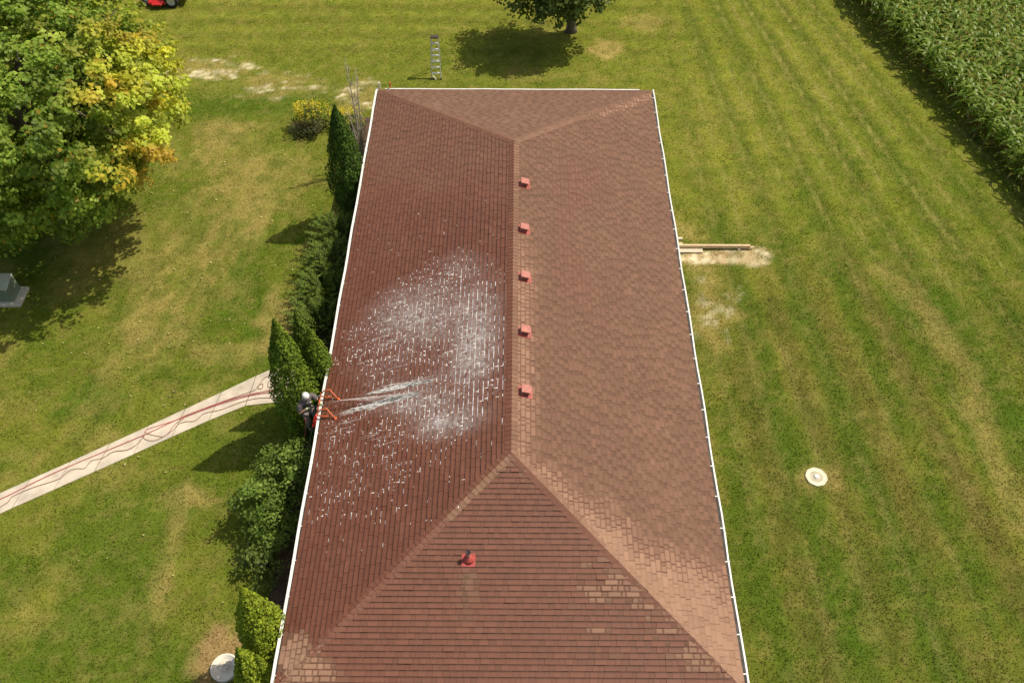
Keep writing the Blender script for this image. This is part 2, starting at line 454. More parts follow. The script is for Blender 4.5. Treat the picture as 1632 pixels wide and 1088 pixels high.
# grass blades over the part of the lawn the camera sees
EXCL = []
def near_path(x, y):
    P = PATH_T[1:] + PATH_B[::-1][:-1]
    return inpoly(x, y, [PATH_T[0]] + P + [PATH_B[0]])
def path_core(x, y):
    m = near_path(x, y)
    d = np.minimum(seg_dist(x, y, PATH_T), seg_dist(x, y, PATH_B))
    return m & (d > .02 + .10 * np.clip(fbm(x * 3, y * 3, 102) - .3, 0, 1))
def grass():
    n = 620000
    y = RNG.uniform(-1.5, 39, n)
    half = 15.5 + np.clip(y, 0, 40) * .40
    x = RNG.uniform(-1, 1, n) * half
    keep = ~((np.abs(x) < 5.0) & (y > .3) & (y < 23.5)) & ~path_core(x, y) & ~((x < -4.9) & (x > -6.6) & (y < 25)) & (x < 22.5)
    keep &= np.hypot(x - 9.33, y - 7.45) > .34
    keep &= np.hypot(x + 7.53, y - 1.43) > .40
    keep &= ~((x < -17.5) & (x > -19.2) & (y > 14.2) & (y < 15.4))
    x, y = x[keep], y[keep]
    c = lawn(x, y)
    dens = fbm(x * 1.7, y * 1.7, 101)
    bare = sstep(.30, .48, c[:, 0])
    k = RNG.random(len(x)) > bare * .8
    x, y, c, dens = x[k], y[k], c[k], dens[k]
    n = len(x)
    h = RNG.uniform(.012, .036, n) * (.6 + .9 * dens); w = RNG.uniform(.012, .026, n)
    a = RNG.uniform(0, 2 * np.pi, n); lean = RNG.uniform(.5, 1.8, n) * h
    b = a + RNG.normal(1.2, .8, n)
    dx, dy = np.cos(a) * w, np.sin(a) * w
    V = np.empty((n, 3, 3))
    V[:, 0] = np.column_stack([x - dx, y - dy, np.full(n, .0)])
    V[:, 1] = np.column_stack([x + dx, y + dy, np.full(n, .0)])
    V[:, 2] = np.column_stack([x + np.cos(b) * lean, y + np.sin(b) * lean, h])
    cc = c * RNG.uniform(.88, 1.28, n)[:, None] * 1.12
    pale = RNG.random(n) < .03
    cc[pale] = cc[pale] * .4 + np.array((.40, .36, .16)) * .6
    F = np.arange(n * 3).reshape(n, 3)
    tag(np_mesh("grass", V.reshape(-1, 3), F, M["grass"], colors=np.repeat(cc, 3, 0)),
        "short mown grass with dry and green patches round the house", "grass", kind="stuff")
grass()

# ------------------------------------------------------------------ the house
A, LEN, EZ, RISE = 5.46, 23.80, 2.65, 1.651
SLOPE = math.atan(RISE / A); CS, SN = math.cos(SLOPE), math.sin(SLOPE)
def roof_z(x, y): return EZ + min(A - abs(x), y, LEN - y) * RISE / A

def dry_right(x, y):
    q = y - (A - x)
    lim = .22 + 2.75 * (np.clip(x, 0, 6) / 5.46) ** 1.4
    nz = fbm(x * 1.1, y * 1.1, 201); n2 = fbm(x * 3.5, y * 3.5, 202)
    d = .45 + .10 * (nz - .5) + .04 * sstep(1.5, 5, x)
    e = q - lim + 1.1 * (nz - .5) + .7 * (n2 - .5)
    d = d + (.98 - d) * (1 - sstep(-1.0, .7, e + .5 * (fbm(x * 1.2, y * 4.5, 204) - .5)))
    strip = (1 - sstep(.25, .85, x + .5 * (n2 - .5))) * sstep(2.2, 4.0, y) * (1 - sstep(11.0, 15.5, y + 2 * (nz - .5)))
    d = np.maximum(d, .47 + .40 * strip)
    qf = (LEN - y) - (A - x)
    d = np.maximum(d, .85 * np.exp(-((qf - .35) / .35) ** 2) * sstep(2.0, 3.6, x))
    d = d - .10 * np.exp(-((x - 2.2) / 1.2) ** 2) * sstep(.5, .6, fbm(x * .6, y * .15, 203))
    return d
def dry_left(x, y):
    nz = fbm(x * .7, y * .7, 211)
    d = .06 + .12 * (nz - .4) + .26 * sstep(13.0, 19.5, y + 2.4 * (nz - .5)) + .05 * sstep(-3, 0, x)
    d = np.maximum(d, .95 * (1 - sstep(.2, .6, np.hypot((x + 4.95) / 1.6, (y - .55) / 1.3) + .8 * (fbm(x * 3, y * 3, 212) - .5))))
    return d
def dry_near(x, y):
    nz = fbm(x * .9, y * .9, 221); n2 = fbm(x * 2.0, y * 4.0, 222)
    d = .17 + .16 * (nz - .5)
    q = (A - np.abs(x)) - y
    p = (1 - sstep(.55, 1.05, np.hypot((x - 2.3) / 1.15, (y - 1.95) / 1.15) + .9 * (n2 - .5)))
    p = np.maximum(p, (x > 0) * (1 - sstep(.45, 1.25, q + 1.0 * (n2 - .5))) * (1 - sstep(2.6, 3.4, y)))
    d = np.maximum(d, d + (.76 - d) * p * sstep(.36, .54, fbm(x * 1.5, y * 6.5, 224)))
    d = np.maximum(d, .9 * (1 - sstep(.3, .75, np.hypot((x + 4.75) / 1.3, (y - .25) / .75) + .8 * (n2 - .5))))
    d = np.maximum(d, .66 * (x < 0) * (1 - sstep(.05, .30, q)) * sstep(2.6, 4.4, y))
    d = np.maximum(d, .60 * (1 - sstep(.1, .5, q)) * sstep(4.2, 5.0, y))
    wash = (1 - sstep(.08, .40, np.abs(x + 1.02) - .2 * (n2 - .5))) * (1 - sstep(2.5, 2.7, y)) * sstep(.6, 2.6, y)
    return np.maximum(d, .17 + .36 * wash)
def dry_far(x, y):
    return .50 + .1 * (fbm(x, y, 231) - .5)

def roof_mat():
    m = bpy.data.materials.new("shingle"); m.use_nodes = True
    nt = m.node_tree; b = nt.nodes["Principled BSDF"]; L = nt.links.new
    N = nt.nodes.new
    ae = N("ShaderNodeAttribute"); ae.attribute_name = "edge"
    aw = N("ShaderNodeAttribute"); aw.attribute_name = "wet"
    se = N("ShaderNodeSeparateColor"); L(ae.outputs["Color"], se.inputs[0])
    sw = N("ShaderNodeSeparateColor"); L(aw.outputs["Color"], sw.inputs[0])
    def math_(op, a, c=None, clamp=False):
        n = N("ShaderNodeMath"); n.operation = op; n.use_clamp = clamp
        for i, v in enumerate((a, c)):
            if v is None: continue
            if isinstance(v, (int, float)): n.inputs[i].default_value = v
            else: L(v, n.inputs[i])
        return n.outputs[0]
    tc = N("ShaderNodeTexCoord")
    def noise(s, d=4):
        n = N("ShaderNodeTexNoise"); n.inputs["Scale"].default_value = s; n.inputs["Detail"].default_value = d
        L(tc.outputs["Object"], n.inputs["Vector"]); return n.outputs["Fac"]
    dside = math_('MINIMUM', se.outputs[0], se.outputs[1])
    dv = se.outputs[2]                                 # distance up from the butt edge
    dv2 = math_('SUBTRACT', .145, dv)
    dmin = math_('MINIMUM', dside, math_('MINIMUM', dv, dv2))
    dmin = math_('ADD', dmin, math_('MULTIPLY', math_('SUBTRACT', noise(22), .5), .035))
    near = math_('SUBTRACT', 1.0, math_('DIVIDE', dmin, .034), True)      # 1 on the joint, 0 inside the tab
    dry = sw.outputs[0]
    win = math_('MULTIPLY', math_('SUBTRACT', dry, .56), 5.0, True)        # only drying areas show wet joints
    full = math_('SUBTRACT', 1.0, math_('MULTIPLY', math_('SUBTRACT', dry, .86), 6.0, True))
    cut = math_('MULTIPLY', math_('MULTIPLY', near, .62), math_('MULTIPLY', win, full))
    dd = math_('SUBTRACT', dry, cut)
    dd = math_('ADD', dd, math_('MULTIPLY', math_('SUBTRACT', noise(3.5, 6), .5), .16), True)
    cr = N("ShaderNodeValToRGB"); el_ = cr.color_ramp.elements
    el_[0].position = 0.0; el_[0].color = (.138, .049, .028, 1)
    el_[1].position = 1.0; el_[1].color = (.325, .190, .124, 1)
    for p, c in ((.25, (.174, .070, .042)), (.48, (.178, .094, .060)), (.66, (.245, .138, .090))):
        e = el_.new(p); e.color = (*c, 1)
    L(dd, cr.inputs[0])
    course_shade = math_('MULTIPLY', math_('SUBTRACT', 1.0, math_('DIVIDE', dv2, .060), True), math_('SUBTRACT', 1.0, math_('MULTIPLY', math_('SUBTRACT', dry, .12), 1.75, True)))
    course_shade = math_('SUBTRACT', 1.0, math_('MULTIPLY', course_shade, .70))          # butt-edge shadow painted along each course line, fading where dry
    ga = math_('ADD', math_('MULTIPLY', noise(180, 2), .5), .75)
    tone = math_('ADD', math_('MULTIPLY', sw.outputs[1], .16), .92)        # each tab its own blend of granules
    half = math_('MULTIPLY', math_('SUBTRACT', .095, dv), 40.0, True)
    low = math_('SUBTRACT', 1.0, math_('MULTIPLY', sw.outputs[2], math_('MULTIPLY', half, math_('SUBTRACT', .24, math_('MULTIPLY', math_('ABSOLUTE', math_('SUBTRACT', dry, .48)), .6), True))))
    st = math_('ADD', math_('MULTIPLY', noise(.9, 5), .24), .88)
    k = math_('MULTIPLY', course_shade, math_('MULTIPLY', math_('MULTIPLY', ga, tone), math_('MULTIPLY', low, st)))
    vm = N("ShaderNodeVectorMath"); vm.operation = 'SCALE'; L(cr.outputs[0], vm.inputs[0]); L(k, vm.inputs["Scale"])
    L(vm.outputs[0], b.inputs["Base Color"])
    ro = N("ShaderNodeMapRange"); ro.inputs[1].default_value = 0; ro.inputs[2].default_value = .5; ro.inputs[3].default_value = .42; ro.inputs[4].default_value = .9
    L(dd, ro.inputs[0]); L(ro.outputs[0], b.inputs["Roughness"])
    b.inputs["Specular IOR Level"].default_value = .35
    bp = N("ShaderNodeBump"); bp.inputs["Strength"].default_value = .35; bp.inputs["Distance"].default_value = .004
    L(noise(160, 2), bp.inputs["Height"]); L(bp.outputs[0], b.inputs["Normal"])
    return m
M["shingle"] = roof_mat()

EXP = .140
PLANES = [((-A, LEN), (0, -1), (1, 0), LEN, dry_left), ((A, 0), (0, 1), (-1, 0), LEN, dry_right),
          ((-A, 0), (1, 0), (0, 1), 2 * A, dry_near), ((A, LEN), (-1, 0), (0, -1), 2 * A, dry_far)]
TABS_LEFT = []     # (t0, s0, s1) of every tab on the left slope, for the water lying in the joints
def shingles(V, F, ED, WT):
    T = A / CS
    for pi_, (O, e, u, Ls, dry) in enumerate(PLANES):
        e3 = np.array([e[0], e[1], 0.0]); u3 = np.array([u[0] * CS, u[1] * CS, SN]); n3 = np.cross(e3, u3)
        O3 = np.array([O[0], O[1], EZ])
        rows = int(T / EXP)
        q = []
        for i in range(rows + 1):
            t0 = i * EXP; t1 = min(t0 + EXP + .006, T - .002)
            lo, hi = t0 * CS, Ls - t0 * CS
            lo1, hi1 = t1 * CS, Ls - t1 * CS
            if hi - lo < .08: continue
            wob = 0.0025 * math.sin(i * 3.1)
            s = lo - random.uniform(0, .3); high = random.random() < .5
            while s < hi:
                w = random.choice((.15, .18, .22, .26, .30, .34)) if high else random.choice((.10, .13, .15, .18))
                a0, a1 = max(s, lo), min(s + w - .004, hi)
                if a1 - a0 > .01:
                    b0, b1 = min(max(s, lo1), hi1), max(min(s + w - .004, hi1), lo1)
                    th = (.028 if high else .022) + random.uniform(-.002, .002) + (random.uniform(.006, .014) if random.random() < .03 else 0)
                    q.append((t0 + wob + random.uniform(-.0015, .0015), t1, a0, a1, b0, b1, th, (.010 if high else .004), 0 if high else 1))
                    if pi_ == 0: TABS_LEFT.append((t0, a0, a1))
                s += w; high = not high
        q = np.array(q)
        t0, t1, a0, a1, b0, b1, th, tu, lowf = q.T
        n = len(q)
        def pt(s, t, h): return O3 + s[:, None] * e3 + t[:, None] * u3 + h[:, None] * n3
        z = np.zeros(n)
        # 4 top + 4 front/side bottoms
        Q = np.stack([pt(a0, t0, th), pt(a1, t0, th), pt(b1, t1, tu), pt(b0, t1, tu),
                      pt(a0, t0, z - .004), pt(a1, t0, z - .004), pt(b1, t1, z - .004), pt(b0, t1, z - .004)], 1)
        base = len(V[0]) if False else sum(len(v) for v in V)
        idx = base + np.arange(n)[:, None] * 8
        V.append(Q.reshape(-1, 3))
        F.append(np.concatenate([idx + np.array(f) for f in ((0, 1, 2, 3), (4, 5, 1, 0), (5, 6, 2, 1), (7, 4, 0, 3))]))
        w = a1 - a0; zz = np.zeros(n); hh = t1 - t0
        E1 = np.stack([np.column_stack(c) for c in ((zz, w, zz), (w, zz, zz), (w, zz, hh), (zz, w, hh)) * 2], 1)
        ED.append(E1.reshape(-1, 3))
        px = O3[0] + ((a0 + a1) / 2) * e3[0] + (t0 + .07) * u3[0]; py = O3[1] + ((a0 + a1) / 2) * e3[1] + (t0 + .07) * u3[1]
        d = dry(px, py) + RNG.normal(0, .016, n)
        wt = np.column_stack([d, RNG.random(n), lowf])
        WT.append(np.repeat(wt, 8, 0))
def build_house():
    h = thing("ranch_house", "long single-storey house with a wet reddish-brown hip roof", "house", (0, LEN / 2, 0))
    V, F, ED, WT = [], [], [], []
    # roof deck under the shingles
    d = .02
    deck = np.array([(-A, 0, EZ - d), (A, 0, EZ - d), (A, LEN, EZ - d), (-A, LEN, EZ - d), (0, A, EZ + RISE - d), (0, LEN - A, EZ + RISE - d)])
    V.append(deck); ED.append(np.tile((.1, .1, .07), (6, 1))); WT.append(np.tile((.3, .5, 0), (6, 1)))
    F.append(np.array([(0, 1, 4, 4), (1, 2, 5, 4), (2, 3, 5, 5), (3, 0, 4, 5)]))
    shingles(V, F, ED, WT)
    V = np.concatenate(V); ED = np.concatenate(ED); WT = np.concatenate(WT)
    fs = [tuple(dict.fromkeys(f)) for f in F[0].tolist()]
    allf = np.concatenate(F[1:])
    # triangles of the deck are added as separate faces by from_pydata
    me = bpy.data.meshes.new("roof")
    me.from_pydata(V.tolist(), [], fs + allf.tolist())
    for nm, c in (("edge", ED), ("wet", WT)):
        at = me.attributes.new(nm, 'FLOAT_COLOR', 'POINT')
        at.data.foreach_set("color", np.column_stack([c, np.ones(len(c))]).astype(np.float32).ravel())
    me.update()
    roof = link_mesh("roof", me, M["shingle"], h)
    # ridge and hip caps: overlapping folded shingles
    def caps(name, p0, p1, dry, half=.15, n1=None, n2=None):
        p0, p1 = np.array(p0, float), np.array(p1, float)
        L = np.linalg.norm(p1 - p0); dr = (p1 - p0) / L
        k = int(L / .145); vs, fs, ed, wt = [], [], [], []
        for i in range(k + 1):
            ta, tb = i * .145, min(i * .145 + .17, L)
            for sgn, nn in ((1, n1), (-1, n2)):
                nn = np.array(nn, float); nn /= np.linalg.norm(nn)
                side = np.cross(dr, nn); side /= np.linalg.norm(side)
                if side @ (np.array(n1) - np.array(n2)) * sgn < 0: side = -side
                hw = half + random.uniform(-.006, .006)
                ha, hb = .030, .018
                b = len(vs)
                up = np.array(n1, float) / np.linalg.norm(n1) + np.array(n2, float) / np.linalg.norm(n2); up /= np.linalg.norm(up)
                pa, pb = p0 + dr * ta, p0 + dr * tb
                vs += [pa + up * ha * 1.15, pa + side * hw + nn * ha, pb + side * hw + nn * hb, pb + up * hb * 1.15,
                       pa, pa + side * hw, pb + side * hw]
                fs += [(b, b + 1, b + 2, b + 3), (b + 4, b + 5, b + 1, b), (b + 5, b + 6, b + 2, b + 1)]
                m_ = pa + side * hw * .5
                dd = dry(m_[0], m_[1], sgn) + random.gauss(0, .03); r = random.random()
                ed += [(.1, .1, .07)] * 7
                wt += [(dd, r, 0)] * 7
        me = bpy.data.meshes.new(name); me.from_pydata([tuple(v) for v in vs], [], fs)
        for nm, c in (("edge", ed), ("wet", wt)):
            at = me.attributes.new(nm, 'FLOAT_COLOR', 'POINT')
            at.data.foreach_set("color", np.column_stack([np.array(c), np.ones(len(c))]).astype(np.float32).ravel())
        me.update()
        return link_mesh(name, me, M["shingle"], h)
    R = EZ + RISE
    nl, nr, nn_, nf = (-SN, 0, CS), (SN, 0, CS), (0, -SN, CS), (0, SN, CS)
    caps("ridge_cap", (0, A - .05, R), (0, LEN - A + .05, R), lambda x, y, s: (.58 + .15 * (vnoise(y * .4, 3, 5) - .5)) if s > 0 else .18, .17, nr, nl)
    caps("hip_cap", (-A + .05, .05, EZ), (0, A, R), lambda x, y, s: (.70 if y < .9 else (.60 if y > 3.8 else .28)) if s > 0 else (.8 if y < .8 else .22), .16, nn_, nl)
    caps("hip_cap", (A - .05, .05, EZ), (0, A, R), lambda x, y, s: (.80 if y < 3.2 else .62) if s > 0 else .28, .16, nr, nn_)
    caps("hip_cap", (-A + .05, LEN - .05, EZ), (0, LEN - A, R), lambda x, y, s: .38 if s > 0 else .30, .16, nf, nl)
    caps("hip_cap", (A - .05, LEN - .05, EZ), (0, LEN - A, R), lambda x, y, s: .55, .16, nr, nf)
    # walls, soffit, fascia
    wx, wy0, wy1 = 4.95, .5, LEN - .5
    mb = MB()
    for (x0, y0, x1, y1, nx, ny) in ((-wx, wy0, wx, wy0, 0, -1), (wx, wy0, wx, wy1, 1, 0), (wx, wy1, -wx, wy1, 0, 1), (-wx, wy1, -wx, wy0, -1, 0)):
        z = .0
        while z < 2.45:                              # lapped boards
            z1 = min(z + .2, 2.5); o0, o1 = .018, .0
            mb.add([(x0 + nx * o0, y0 + ny * o0, z), (x1 + nx * o0, y1 + ny * o0, z), (x1 + nx * o1, y1 + ny * o1, z1), (x0 + nx * o1, y0 + ny * o1, z1)], [(0, 1, 2, 3)])
            z += .2
    mb.build("wall", M["siding"], h)
    mb = MB()
    mb.add([(-A, 0, EZ - .16), (A, 0, EZ - .16), (A, LEN, EZ - .16), (-A, LEN, EZ - .16)], [(0, 3, 2, 1)])
    mb.build("soffit", M["white"], h)
    mb = MB()
    for c, d_ in (((-A + .01, LEN / 2, EZ - .105), (.02, LEN - .02, .17)), ((A - .01, LEN / 2, EZ - .105), (.02, LEN - .02, .17)),
                  ((0, .01, EZ - .105), (2 * A - .05, .02, .17)), ((0, LEN - .01, EZ - .105), (2 * A - .05, .02, .17))):
        mb.box(c, d_)
    mb.build("fascia", M["white"], h)
    # gutters: an open trough with a rolled outer lip, hangers across it
    def gutter(p0, p1, out, wdt=.125, hangers=(), sag=0.01, lipw=.028):
        p0, p1, out = Vector(p0), Vector(p1), Vector(out)
        L = (p1 - p0).length; dr = (p1 - p0) / L
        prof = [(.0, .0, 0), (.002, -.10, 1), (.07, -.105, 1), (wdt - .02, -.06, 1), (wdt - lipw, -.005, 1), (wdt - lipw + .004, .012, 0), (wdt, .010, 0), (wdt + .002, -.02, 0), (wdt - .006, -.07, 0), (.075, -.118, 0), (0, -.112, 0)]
        k = int(L / .7) + 1; mb = MB(); vs, fs, ms = [], [], []
        for i in range(k + 1):
            t = L * i / k; off = sag * math.sin(t * 1.7) + random.uniform(-.004, .004); dz = random.uniform(-.005, .005)
            for (o, z, _) in prof:
                p = p0 + dr * t + out * (o + off * (o > .02)); vs.append((p.x, p.y, EZ - .012 + z + dz))
        n = len(prof)
        for i in range(k):
            for j in range(n - 1):
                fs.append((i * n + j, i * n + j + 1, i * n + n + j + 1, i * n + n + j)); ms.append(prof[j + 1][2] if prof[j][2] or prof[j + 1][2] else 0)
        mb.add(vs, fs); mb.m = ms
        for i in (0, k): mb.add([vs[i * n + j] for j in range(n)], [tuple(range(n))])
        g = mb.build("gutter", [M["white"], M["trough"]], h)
        for t in hangers:
            hb = MB(); p = p0 + dr * t + out * (wdt / 2 + .0)
            R3 = Matrix((( out.x, dr.x, 0), (out.y, dr.y, 0), (0, 0, 1)))
            hb.box((p.x, p.y, EZ - .004), (wdt, .028, .012), R3)
            o = hb.build("hanger", M["white"], h); o.parent = g; o.matrix_parent_inverse = Matrix.Identity(4)
        return g
    gutter((-A, -.1, 0), (-A, LEN + .12, 0), (-1, 0, 0), .12, [.4 + .98 * i for i in range(25)], .008, .075)
    gutter((A, -.1, 0), (A, LEN + .12, 0), (1, 0, 0), .125, [.51 + .955 * i for i in range(25)], .012, .045)
    gutter((-A + .25, LEN, 0), (A - .45, LEN, 0), (0, 1, 0), .125, [], .006, .06)
    gutter((-A, 0, 0), (A, 0, 0), (0, -1, 0), .125, [], .006, .06)
    # five square slant-back vents just right of the ridge
    for y, x in ((16.13, .325), (13.91, .31), (11.79, .33), (9.61, .325), (7.46, .34)):
        pass; z = roof_z(x, y)
        Rm = Matrix.Rotation(SLOPE, 3, 'Y')
        mb = MB()
        c = Vector((x, y, z)) + Rm @ Vector((0, 0, .085))
        prof = [(.115, .0), (.115, .08)]
        mb.box(c, (.235, .235, .15), Rm, bev=.012)
        v = mb.build("roof_vent", M["vent"], h)
        fl = MB(); fl.box(Vector((x, y, z)) + Rm @ Vector((.02, 0, .012)), (.40, .36, .022), Rm)
        hood = MB(); hood.box(Vector((x, y, z)) + Rm @ Vector((.006, 0, .178)), (.285, .275, .028), Rm, bev=.008)
        lou = MB()
        for k in range(3): lou.box(Vector((x, y, z)) + Rm @ Vector((.0, -.1195, .055 + .035 * k)), (.18, .006, .014), Rm)
        for nm, b_, mt in (("flashing", fl, M["boot"]), ("hood", hood, M["vent"]), ("louver", lou, M["ventdark"])):
            o = b_.build(nm, mt, h); o.parent = v; o.matrix_parent_inverse = Matrix.Identity(4)
    # plumbing pipe with a red boot
    x, y = -1.03, 2.86; z = roof_z(x, y)
    Rm = Matrix.Rotation(SLOPE, 3, 'X')
    mb = MB(); mb.lathe((x, y, z), [(.055, -.02), (.055, .33), (.043, .33), (.043, .20)], 18)
    p = mb.build("vent_pipe", M["pipe"], h, True)
    mb = MB(); mb.box(Vector((x, y, z)) + Rm @ Vector((0, -.03, .017)), (.34, .32, .02), Rm)
    o = mb.build("flashing", M["boot"], h); o.parent = p; o.matrix_parent_inverse = Matrix.Identity(4)
    mb = MB(); mb.lathe((x, y, z), [(.15, .0), (.12, .05), (.075, .13), (.058, .15)], 18)
    o = mb.build("rubber_collar", M["boot"], h, True); o.parent = p; o.matrix_parent_inverse = Matrix.Identity(4)
    mb = MB(); mb.lathe((x, y, z), [(.056, .325), (.062, .33), (.062, .345), (.040, .345), (.040, .25)], 18)
    o = mb.build("pipe_rim", M["black"], h, True); o.parent = p; o.matrix_parent_inverse = Matrix.Identity(4)
    return h
house = build_house()

# ------------------------------------------------------------------ water on the roof
def roof_pt(x, y, h=0.0):
    return Vector((x - SN * h, y, EZ + (x + A) * RISE / A + CS * h))
DENSE = [(-5.12, 9.71), (-4.61, 11.22), (-3.89, 12.08), (-2.74, 13.0), (-1.74, 13.26), (-.52, 11.94), (-.28, 8.0), (-.77, 6.82), (-1.18, 6.29), (-2.12, 6.49), (-3.09, 7.53), (-4.8, 9.51)]
SPARSE = [(-5.35, 4.35), (-4.9, 6.01), (-5.33, 7.13), (-4.81, 8.12), (-1.95, 8.0), (-1.17, 6.09), (-2.89, 5.24), (-4.15, 4.33)]
def soft_poly(x, y, poly, w):
    d = seg_dist(x, y, poly + poly[:1]); s = np.where(inpoly(x, y, poly), d, -d)
    return sstep(-w, w, s)
def water():
    m = bpy.data.materials.new("white_water"); m.use_nodes = True
    b = m.node_tree.nodes["Principled BSDF"]
    tc = m.node_tree.nodes.new("ShaderNodeTexCoord"); nz = m.node_tree.nodes.new("ShaderNodeTexNoise"); nz.inputs["Scale"].default_value = 30
    m.node_tree.links.new(tc.outputs["Object"], nz.inputs["Vector"])
    r = m.node_tree.nodes.new("ShaderNodeValToRGB"); r.color_ramp.elements[0].color = (.70, .64, .60, 1); r.color_ramp.elements[1].color = (.95, .93, .92, 1)
    m.node_tree.links.new(nz.outputs["Fac"], r.inputs[0]); m.node_tree.links.new(r.outputs[0], b.inputs["Base Color"])
    b.inputs["Roughness"].default_value = .12
    M["water"] = m
    tb = np.array(TABS_LEFT)
    e3 = np.array([0, -1, 0.]); u3 = np.array([CS, 0, SN]); n3 = np.cross(e3, u3); O3 = np.array([-A, LEN, EZ])
    Vs = []
    def dome(c, a, b_, la, lb, h):
        # c centre (n,3); a long axis, b_ short axis
        n = len(c); out = np.empty((n, 8, 3))
        for k, (sa, sb) in enumerate(((-1, -1), (1, -1), (1, 1), (-1, 1))):
            out[:, k] = c + a * (sa * la)[:, None] * .5 + b_ * (sb * lb)[:, None] * .5
            out[:, 4 + k] = c + a * (sa * la)[:, None] * .38 + b_ * (sb * lb)[:, None] * .22 + n3 * h[:, None]
        return out
    # beads lying in the joints
    for kind, frac in ((0, 1.0), (1, .45)):
        rep = 3 if kind == 0 else 1
        T = np.repeat(tb, rep, 0)
        t0, s0, s1 = T.T; n = len(T)
        if kind == 0: s = s0 + RNG.random(n) * (s1 - s0); t = t0 - .012
        else: s = s0 + RNG.normal(0, .004, n); t = t0 + RNG.uniform(.02, .12, n)
        x = -A + t * CS; y = LEN - s
        patch = fbm(x * 1.1, y * .9, 303); fine = fbm(x * 3.1, y * 3.1, 304)
        wind = fbm((x * .97 + y * .25) * .7, (y * .97 - x * .25) * 3.2, 305)
        pd = soft_poly(x, y, DENSE, .55); ps = soft_poly(x, y, SPARSE, .5)
        gap = np.exp(-(np.hypot((x + 3.0) / 1.2, (y - 8.75) / .42)) ** 2)
        prob = pd * (.10 + .70 * sstep(.32, .66, wind * .6 + patch * .5)) * (1 - .8 * gap) + ps * .62 * sstep(.36, .60, fine) + .012 * (y < 16) * (y > 3.0) + .05 * (x < -2.0) * sstep(3.4, 5, y) * (1 - sstep(9.5, 11.5, y))
        k = (RNG.random(n) < prob * frac) & (t > .05)
        s, t, x, y, pd = s[k], t[k], x[k], y[k], pd[k]; n = len(s)
        c = O3 + s[:, None] * e3 + t[:, None] * u3 + n3 * (.006 if kind == 0 else .012)
        ln = np.clip(RNG.lognormal(-2.5, .5, n), .04, .24)
        wd = RNG.uniform(.020, .038, n) * (1 + .4 * (pd > .5))
        ln = ln * (1 + 1.3 * ((x > -1.7) & (y > 6.8) & (y < 11.5) & (RNG.random(n) < .6)))
        if kind == 0: Vs.append(dome(c, e3, u3, ln, wd, RNG.uniform(.006, .014, n)))
        else: Vs.append(dome(c, u3, e3, np.clip(ln, .03, .12), wd * .8, RNG.uniform(.006, .012, n)))
    V = np.concatenate(Vs); n = len(V)
    idx = np.arange(n)[:, None] * 8
    F = np.concatenate([idx + np.array(f) for f in ((4, 5, 6, 7), (0, 1, 5, 4), (1, 2, 6, 5), (2, 3, 7, 6), (3, 0, 4, 7))])
    tag(np_mesh("foam_beads", V.reshape(-1, 3), F, m, smooth=True), "white beads and streaks of wash water caught in the shingle joints of the left roof slope", "water", kind="stuff")

    # thin aerated film over the washed area
    f = bpy.data.materials.new("water_film"); f.use_nodes = True
    nt = f.node_tree; b = nt.nodes["Principled BSDF"]; out = nt.nodes["Material Output"]
    at = nt.nodes.new("ShaderNodeAttribute"); at.attribute_name = "tint"
    tr = nt.nodes.new("ShaderNodeBsdfTransparent"); mx = nt.nodes.new("ShaderNodeMixShader")
    b.inputs["Base Color"].default_value = (.86, .83, .81, 1); b.inputs["Roughness"].default_value = .6
    tc = nt.nodes.new("ShaderNodeTexCoord")
    nz = nt.nodes.new("ShaderNodeTexNoise"); nz.inputs["Scale"].default_value = 9; nz.inputs["Detail"].default_value = 7
    nt.links.new(tc.outputs["Object"], nz.inputs["Vector"])
    mr = nt.nodes.new("ShaderNodeMapRange"); mr.inputs[1].default_value = .33; mr.inputs[2].default_value = .72; mr.inputs[3].default_value = .25; mr.inputs[4].default_value = 1.5
    nt.links.new(nz.outputs["Fac"], mr.inputs[0])
    mu = nt.nodes.new("ShaderNodeMath"); mu.operation = 'MULTIPLY'
    sp = nt.nodes.new("ShaderNodeSeparateColor"); nt.links.new(at.outputs["Color"], sp.inputs[0])
    nt.links.new(sp.outputs[0], mu.inputs[0]); nt.links.new(mr.outputs[0], mu.inputs[1])
    nt.links.new(mu.outputs[0], mx.inputs[0]); nt.links.new(tr.outputs[0], mx.inputs[1]); nt.links.new(b.outputs[0], mx.inputs[2]); nt.links.new(mx.outputs[0], out.inputs[0])
    gx = np.arange(-5.4, -.08, .07); gy = np.arange(4.6, 14.2, .07)
    X, Y = np.meshgrid(gx, gy); x, y = X.ravel(), Y.ravel()
    a = soft_poly(x, y, DENSE, .8) * (.02 + .08 * sstep(.40, .72, fbm(x * .8 + y * .25, y * 1.1, 311)))
    def g(cx, cy, rx, ry): return np.exp(-((x - cx) / rx) ** 2 - ((y - cy) / ry) ** 2)
    a = a + .34 * g(-1.15, 9.1, .55, 1.0) + .26 * g(-1.6, 6.75, .75, .38) + .20 * g(-2.6, 10.9, 1.2, 1.0) + .06 * g(-1.1, 11.0, .6, 1.1) + .16 * g(-2.6, 7.55, 1.0, .22)
    a = a * (.55 + .9 * fbm(x * 1.3, y * 1.3, 312))
    a = a * (1 - .7 * np.exp(-(np.hypot((x + 3.0) / 1.2, (y - 8.75) / .42)) ** 2))
    a = np.clip(a, 0, .6); a[a < .012] = 0
    z = EZ + (x + A) * RISE / A
    V = np.column_stack([x - SN * .03, y, z + CS * .03]); nx = len(gx)
    i = (np.arange(len(gy) - 1)[:, None] * nx + np.arange(nx - 1)[None, :]).ravel()
    F = np.column_stack([i, i + 1, i + nx + 1, i + nx])
    F = F[a[F].max(1) > 0]
